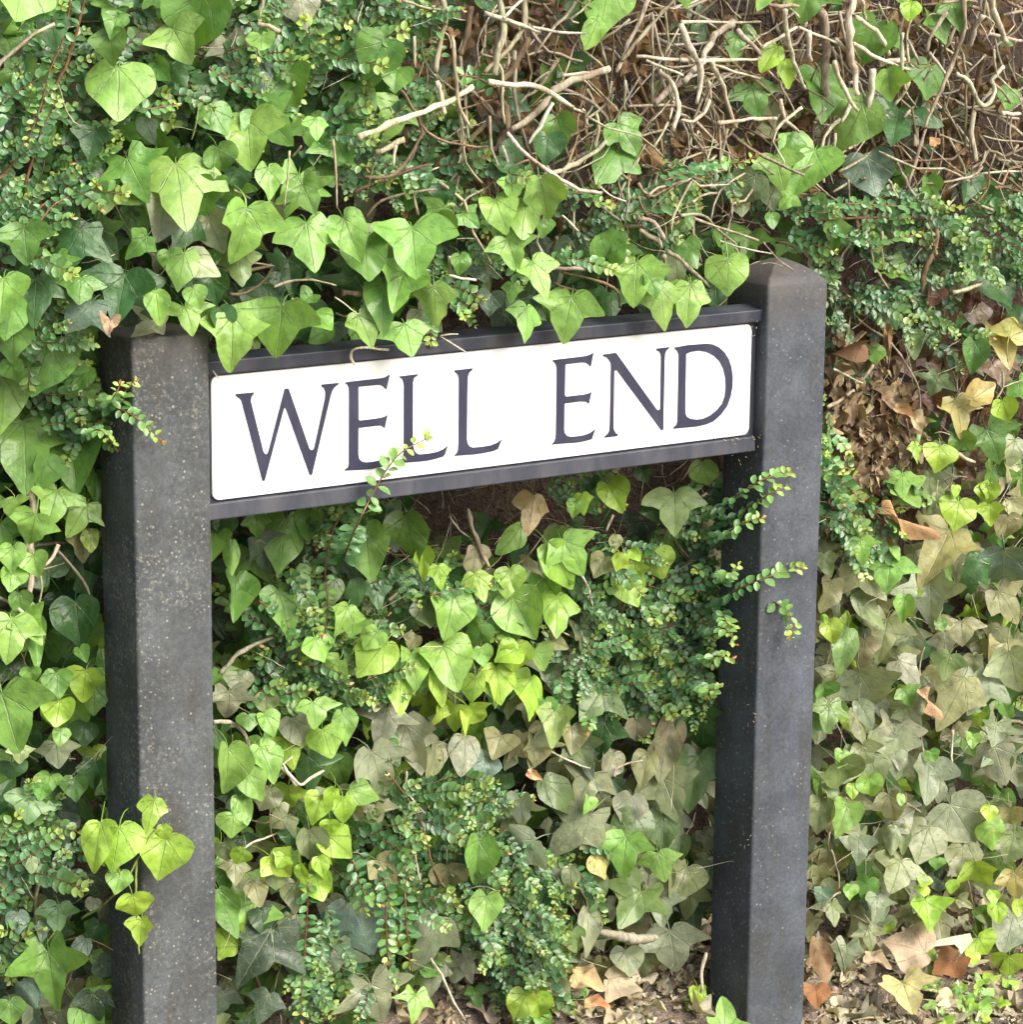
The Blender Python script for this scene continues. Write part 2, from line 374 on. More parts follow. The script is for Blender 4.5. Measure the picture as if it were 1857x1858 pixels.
LET = [
 ('W', 420, 680, 9.285, [[(70,325),(375,295),(370,325),(335,370),(322,430),(335,490),(535,1290),(560,1330),(580,1340),(605,1325),(625,1280),(895,235),(928,230),(960,232),(1310,1240),(1330,1262),(1355,1270),(1378,1258),(1395,1225),(1580,380),(1583,290),(1560,225),(1520,195),(1512,165),(1800,135),(1800,160),(1735,210),(1700,260),(1670,350),(1355,1680),(1335,1690),(1315,1670),(925,590),(905,558),(893,552),(880,575),(560,1770),(540,1790),(520,1775),(165,430),(140,400),(80,360)]]),
 ('E', 610, 670, 9.2875, [[(145,228),(205,210),(500,178),(720,155),(810,140),(865,110),(890,90),(900,100),(845,335),(835,335),(790,285),(745,263),(690,262),(380,293),(372,310),(375,840),(385,858),(410,862),(640,835),(760,815),(820,795),(865,770),(815,995),(790,965),(755,948),(700,948),(380,985),(372,1000),(372,1440),(385,1505),(430,1550),(500,1568),(640,1555),(800,1520),(880,1475),(940,1405),(870,1610),(740,1650),(600,1677),(400,1692),(140,1705),(145,1690),(195,1655),(213,1600),(218,400),(213,310),(190,260)]]),
 ('L', 710, 650, 8.843, [[(130,290),(420,255),(418,280),(365,315),(347,380),(345,1300),(348,1400),(365,1470),(400,1520),(450,1542),(600,1528),(740,1500),(830,1460),(905,1405),(860,1540),(835,1575),(700,1615),(560,1645),(400,1660),(120,1680),(165,1640),(190,1590),(200,1500),(203,450),(195,380),(175,330),(140,308)]]),
 ('L', 710, 650, 8.843, [[(1010,195),(1300,160),(1298,190),(1250,230),(1228,290),(1218,600),(1212,1300),(1225,1370),(1260,1415),(1310,1432),(1450,1420),(1600,1395),(1700,1355),(1772,1298),(1710,1455),(1640,1485),(1500,1515),(1350,1540),(1005,1565),(1050,1520),(1072,1470),(1080,1350),(1085,330),(1075,280),(1050,240),(1015,215)]]),
 ('E', 990, 630, 9.78, [[(122,240),(150,225),(350,200),(600,170),(720,155),(790,130),(850,100),(800,345),(760,300),(710,272),(640,268),(360,300),(350,320),(340,840),(350,865),(375,875),(540,855),(680,840),(760,820),(815,792),(768,1005),(740,975),(700,962),(620,960),(345,995),(335,1010),(328,1460),(340,1520),(380,1570),(440,1587),(560,1580),(700,1555),(800,1515),(885,1447),(820,1630),(700,1665),(560,1690),(400,1700),(105,1725),(150,1680),(175,1620),(185,1540),(200,400),(190,320),(160,270)]]),
 ('N', 1080, 620, 10.32, [[(145,240),(385,208),(410,235),(1150,1265),(1175,1280),(1200,1280),(1220,1250),(1235,300),(1228,230),(1205,185),(1150,160),(1148,130),(1385,100),(1380,125),(1330,170),(1305,240),(1300,350),(1275,1640),(1255,1662),(1235,1645),(420,550),(400,533),(375,530),(358,560),(342,1600),(355,1660),(385,1705),(425,1735),(415,1765),(180,1795),(178,1775),(235,1725),(265,1670),(275,1560),(298,450),(290,390),(260,340),(210,290),(150,268)]]),
 ('D', 1210, 610, 10.32, [[(148,210),(400,165),(600,150),(760,138),(870,155),(980,210),(1080,300),(1160,430),(1210,580),(1235,760),(1230,940),(1195,1130),(1130,1310),(1020,1460),(880,1590),(740,1650),(560,1690),(400,1705),(118,1730),(125,1710),(180,1660),(200,1590),(205,1400),(225,400),(220,330),(195,270),(155,240)],
   [(362,330),(450,292),(600,270),(740,290),(880,360),(990,470),(1060,610),(1095,770),(1105,930),(1085,1130),(1030,1270),(930,1390),(800,1490),(680,1545),(560,1560),(440,1545),(375,1505),(350,1450),(345,1300)]]),
]
for ch, ox, oy, sc, loops in LET:
    cu = bpy.data.curves.new('letter', 'CURVE'); cu.dimensions = '2D'; cu.fill_mode = 'BOTH'; cu.extrude = .0005
    for lp in loops:
        sp = cu.splines.new('POLY'); sp.points.add(len(lp) - 1); sp.use_cyclic_u = True
        for k, (x, y) in enumerate(lp):
            q = at(ox + x / sc, oy + y / sc, 0); sp.points[k].co = (q.x, q.z, 0, 1)
    tmp = bpy.data.objects.new('letter_curve', cu)
    me = bpy.data.meshes.new_from_object(tmp); bpy.data.objects.remove(tmp)
    me.transform(Matrix(((1, 0, 0, 0), (0, 0, -1, -.0004), (0, 1, 0, 0), (0, 0, 0, 1))))
    me.materials.clear(); finish(me, M_LETTER, False)
    o = place(bpy.data.objects.new('letter', me), Matrix.Identity(4), name_plate); o['label'] = 'navy serif letter %s' % ch

# ---------------------------------------------------------------- leaf shapes
LC = dict(  # base colour (linear) and how pale the veins are
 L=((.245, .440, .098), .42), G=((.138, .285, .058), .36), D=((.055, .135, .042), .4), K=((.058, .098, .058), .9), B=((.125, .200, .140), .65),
 O=((.225, .270, .130), .35), g=((.270, .305, .195), .7), T=((.290, .295, .145), .2), P=((.40, .46, .27), .2), Y=((.315, .490, .062), .25),
 M=((.43, .385, .14), .2), R=((.135, .068, .045), .3), N=((.42, .27, .165), .3), W=((.47, .40, .33), .3), H=((.25, .19, .135), .25))
OUT = {  # half outlines, petiole end at 0,0, tip at 0,1
 'h': [(0, .0), (.10, -.13), (.30, -.15), (.50, .00), (.565, .22), (.50, .44), (.34, .64), (.16, .83), (0, 1)],
 'o': [(0, .0), (.12, -.05), (.30, .02), (.42, .22), (.43, .42), (.33, .64), (.16, .85), (0, 1)],
 '3': [(0, .0), (.10, -.14), (.28, -.18), (.45, -.06), (.58, .10), (.72, .27), (.50, .34), (.32, .42), (.29, .58), (.17, .80), (0, 1)],
 '5': [(0, .03), (.08, -.12), (.26, -.33), (.40, -.22), (.42, -.04), (.62, .08), (.86, .26), (.58, .33), (.33, .39), (.29, .56), (.15, .80), (0, 1)],
 's': [(0, .0), (.10, -.11), (.27, -.12), (.44, .02), (.64, .20), (.50, .33), (.34, .46), (.28, .64), (.13, .85), (0, 1)],
}
LEAF_ME = {}
def leaf_mesh(kind, rnd, dead=False, cheap=False):
    half = OUT[kind]
    j = .05 if not dead else .09
    def side(sg):
        o = []
        for k, (x, y) in enumerate(half):
            if k in (0, len(half) - 1): o.append((0., y)); continue
            o.append((sg * (x * (1 + rnd.uniform(-j, j) * 1.6)), y + rnd.uniform(-j, j) * .7))
        return o
    a, b = side(1), side(-1)
    loop = a + b[-2:0:-1]
    c = (0., .30)
    if not cheap:
        # one extra point on every long stretch keeps the edge curved
        ext = []
        n = len(loop)
        for k in range(n):
            p0, p1, p2, p3 = loop[k - 1], loop[k], loop[(k + 1) % n], loop[(k + 2) % n]
            ext.append(p1)
            if math.dist(p1, p2) > .17:
                m = [(-p0[i] + 9 * p1[i] + 9 * p2[i] - p3[i]) / 16 for i in (0, 1)]
                if k == 0 or k == n - 1: m = [(p1[i] + p2[i]) / 2 for i in (0, 1)]
                ext.append(tuple(m))
        loop = ext
    fold = rnd.uniform(-.25, .75) if not dead else rnd.uniform(-.5, .9)
    droop = rnd.uniform(-.05, .60); cup = rnd.uniform(-.7, .6); ph = rnd.uniform(0, 6); am = rnd.uniform(.035, .10) * (2.4 if dead else 1); tw = rnd.uniform(-.4, .4)
    curl = rnd.uniform(0, 1.2) if dead else 0
    def z(x, y):
        r = math.hypot(x, y - .3); th = math.atan2(x, y - .3)
        return fold * abs(x) * .55 - droop * max(0, y - .2) ** 2 - cup * x * x + am * r * 1.6 * math.sin(th * 3 + ph) + am * r * r * .8 * math.sin(th * 5 + ph * 2) + tw * x * y + curl * r * r * .5 * (1 if dead else 0)
    n = len(loop); V = [c]; 
    rings = [.52, 1.] if not cheap else [1.]
    for s in rings: V += [(c[0] + (x - c[0]) * s, c[1] + (y - c[1]) * s) for x, y in loop]
    Fc = [(0, 1 + (k + 1) % n, 1 + k) for k in range(n)]
    if not cheap:
        for k in range(n):
            p, q = 1 + k, 1 + (k + 1) % n; Fc.append((p, q, q + n, p + n))
    # orientation: normal towards +Z
    v0, v1, v2 = (V[i] for i in Fc[0])
    if (v1[0] - v0[0]) * (v2[1] - v0[1]) - (v1[1] - v0[1]) * (v2[0] - v0[0]) < 0: Fc = [f[::-1] for f in Fc]
    P3 = [(x, y, z(x, y)) for x, y in V]; UV = [(x, y) for x, y in V]
    if not cheap and not dead:                      # the stalk, bending back into the plant
        sx = rnd.uniform(-.35, .35); ln = rnd.uniform(.45, .8); path = [(0, .01, z(0, 0) - .012)] + [(sx * t * t, -ln * t * (1 - .35 * t), z(0, 0) - .02 - .55 * t * t) for t in (.3, .65, 1.)]
        b = len(P3)
        for x, y, zz in path:
            for k in range(3): a = 2.094 * k; P3.append((x + .017 * math.cos(a), y, zz + .017 * math.sin(a))); UV.append((3., .1))
        for s in range(3):
            for k in range(3): p_, q_ = b + s * 3 + k, b + s * 3 + (k + 1) % 3; Fc.append((p_, q_, q_ + 3, p_ + 3))
    return P3, Fc, UV
NV = 14
rr = random.Random(3)
LDATA = {}
for kd in OUT:
    for dead in (False, True):
        for k in range(NV if not dead else 4):
            v, f, u = leaf_mesh(kd, rr, dead); LDATA[kd, dead, k] = (v, f, u)
            me = bpy.data.meshes.new('leaf_' + kd); me.from_pydata(v, [], f); finish(me, M_DEAD if dead else M_LEAF, True, u); LEAF_ME[kd, dead, k] = me
CDATA = [leaf_mesh(kd, rr, False, True) for kd in ('h', '3', '5', 's', '3', 'o') for _ in range(2)]
DDATA = [leaf_mesh(kd, rr, True, False) for kd in ('h', '3', 'o', 's', 'o') for _ in range(2)]

def jit(c, a=.14, rnd=random):
    f = 1 + rnd.uniform(-a, a); return tuple(max(0., min(1., x * f * (1 + rnd.uniform(-.06, .06)))) for x in c)
def leaf_frame(base, nrm, tipdir, L, w, twist=0.):
    n = nrm.normalized(); y = (tipdir - n * tipdir.dot(n)).normalized(); x = y.cross(n)
    M = Matrix((x * L * w, y * L, n * L)).transposed().to_4x4(); M.translation = base; return M
CAM_SIDE = Vector((-.40, -.80, .30))            # the side the hedge turns to the lane, tipped up to the light
def face_normal(rnd, spread=.38, up=.32):
    return Vector((-.34 + rnd.gauss(0, spread), -.78, up + rnd.gauss(0, spread))).normalized()

class Stuff:
    def __init__(s): s.v, s.f, s.u, s.t = [], [], [], []
    def add(s, data, M, col, al=.3):
        v, f, u = data; k = len(s.v); s.v += [tuple(M @ Vector(p)) for p in v]
        s.f += [tuple(i + k for i in q) for q in f]; s.u += u; s.t += [(*col, al)] * len(v)
    def build(s, name, mat, parent=None):
        if not s.f: return None
        return tag(mesh_obj(name, s.v, s.f, mat, parent, True, s.u, s.t), kind='stuff')

def tube(pts, rads, sides=6, rough=.0):
    v, f, u = [], [], []; prev = None
    t0 = (pts[1] - pts[0]).normalized(); ref = Vector((0, 0, 1)) if abs(t0.z) < .9 else Vector((1, 0, 0))
    nrm = t0.cross(ref).normalized()
    for k, p in enumerate(pts):
        t = ((pts[min(k + 1, len(pts) - 1)] - pts[max(k - 1, 0)])).normalized()
        nrm = (nrm - t * nrm.dot(t)).normalized(); bn = t.cross(nrm)
        for s in range(sides):
            a = 2 * math.pi * s / sides; r = rads[k] * (1 + rough * math.sin(k * 2.3 + s * 1.7))
            v.append(tuple(p + (nrm * math.cos(a) + bn * math.sin(a)) * r)); u.append((s / sides, k * .1))
        if k:
            for s in range(sides):
                a = (k - 1) * sides + s; b = (k - 1) * sides + (s + 1) % sides; f.append((a, b, b + sides, a + sides))
    f.append(tuple(range(sides))[::-1]); n = len(v); f.append(tuple(range(n - sides, n)))
    return v, f, u
def smooth_path(P, n):
    out = []
    for k in range(len(P) - 1):
        p0 = P[max(k - 1, 0)]; p1 = P[k]; p2 = P[k + 1]; p3 = P[min(k + 2, len(P) - 1)]
        for i in range(n):
            t = i / n
            out.append(.5 * ((2 * p1) + (p2 - p0) * t + (2 * p0 - 5 * p1 + 4 * p2 - p3) * t * t + (3 * p1 - p0 - 3 * p2 + p3) * t ** 3))
    out.append(P[-1]); return out

# ---------------------------------------------------------------- the plants (things)
IVY = {}
IVY['left'] = empty('ivy_plant', (-.22, .12, -.66), 'bright green ivy climbing left of the nearer speckled post', 'ivy')
IVY['top'] = empty('ivy_plant', (.15, .14, .18), 'ivy hanging thickly over the top rail of the sign and the nearer post', 'ivy')
IVY['bare'] = empty('ivy_plant', (.85, .2, .30), 'cut back ivy with many bare tan stems above the farther post', 'ivy')
IVY['mid'] = empty('ivy_plant', (.35, .17, -.60), 'ivy between the two posts under the sign, lime green centre', 'ivy')
IVY['right'] = empty('ivy_plant', (1.05, .17, -.70), 'dull olive ivy covering the hedge foot right of the farther post', 'ivy')
for o in IVY.values(): o['group'] = 'ivy plants growing through the hedge'
def ivy_of(p):
    if p.z > .15 or (p.z > .02 and p.x > .83 and p.z > .10): return IVY['top'] if p.x < .47 else IVY['bare']
    if p.x < -.075: return IVY['left']
    if p.x > .79: return IVY['right']
    return IVY['mid']
SHRUB = {}
SHRUB['a'] = empty('hedge_shrub', (-.15, .15, .25), 'small leaved shrub with reddish twigs filling the upper left corner', 'shrub')
SHRUB['b'] = empty('hedge_shrub', (.25, .16, .30), 'small leaved shrub sprigs just above the middle of the sign', 'shrub')
SHRUB['c'] = empty('hedge_shrub', (1.05, .2, .15), 'small leaved shrub spreading behind and right of the farther post top', 'shrub')
SHRUB['d'] = empty('hedge_shrub', (.62, .18, -.25), 'small leaved shrub whose shoots cross the farther post', 'shrub')
SHRUB['e'] = empty('hedge_shrub', (.35, .18, -.62), 'low small leaved shrub at the hedge foot between the posts', 'shrub')
SHRUB['f'] = empty('hedge_shrub', (-.18, .1, -.02), 'small leaved shoot reaching across the face of the nearer post', 'shrub')
SHRUB['g'] = empty('hedge_shrub', (.14, .15, -.32), 'thin small leaved shrub with a shoot rising in front of the sign face', 'shrub')
for o in SHRUB.values(): o['group'] = 'small leaved hedge shrubs'
COUNT = {}
def add_part(me, name, M, parent, col, al=.3, cap=297):
    k = (parent.name, name); COUNT[k] = COUNT.get(k, 0) + 1
    o = bpy.data.objects.new(name, me); o.color = (*col, al); place(o, M, parent); return o

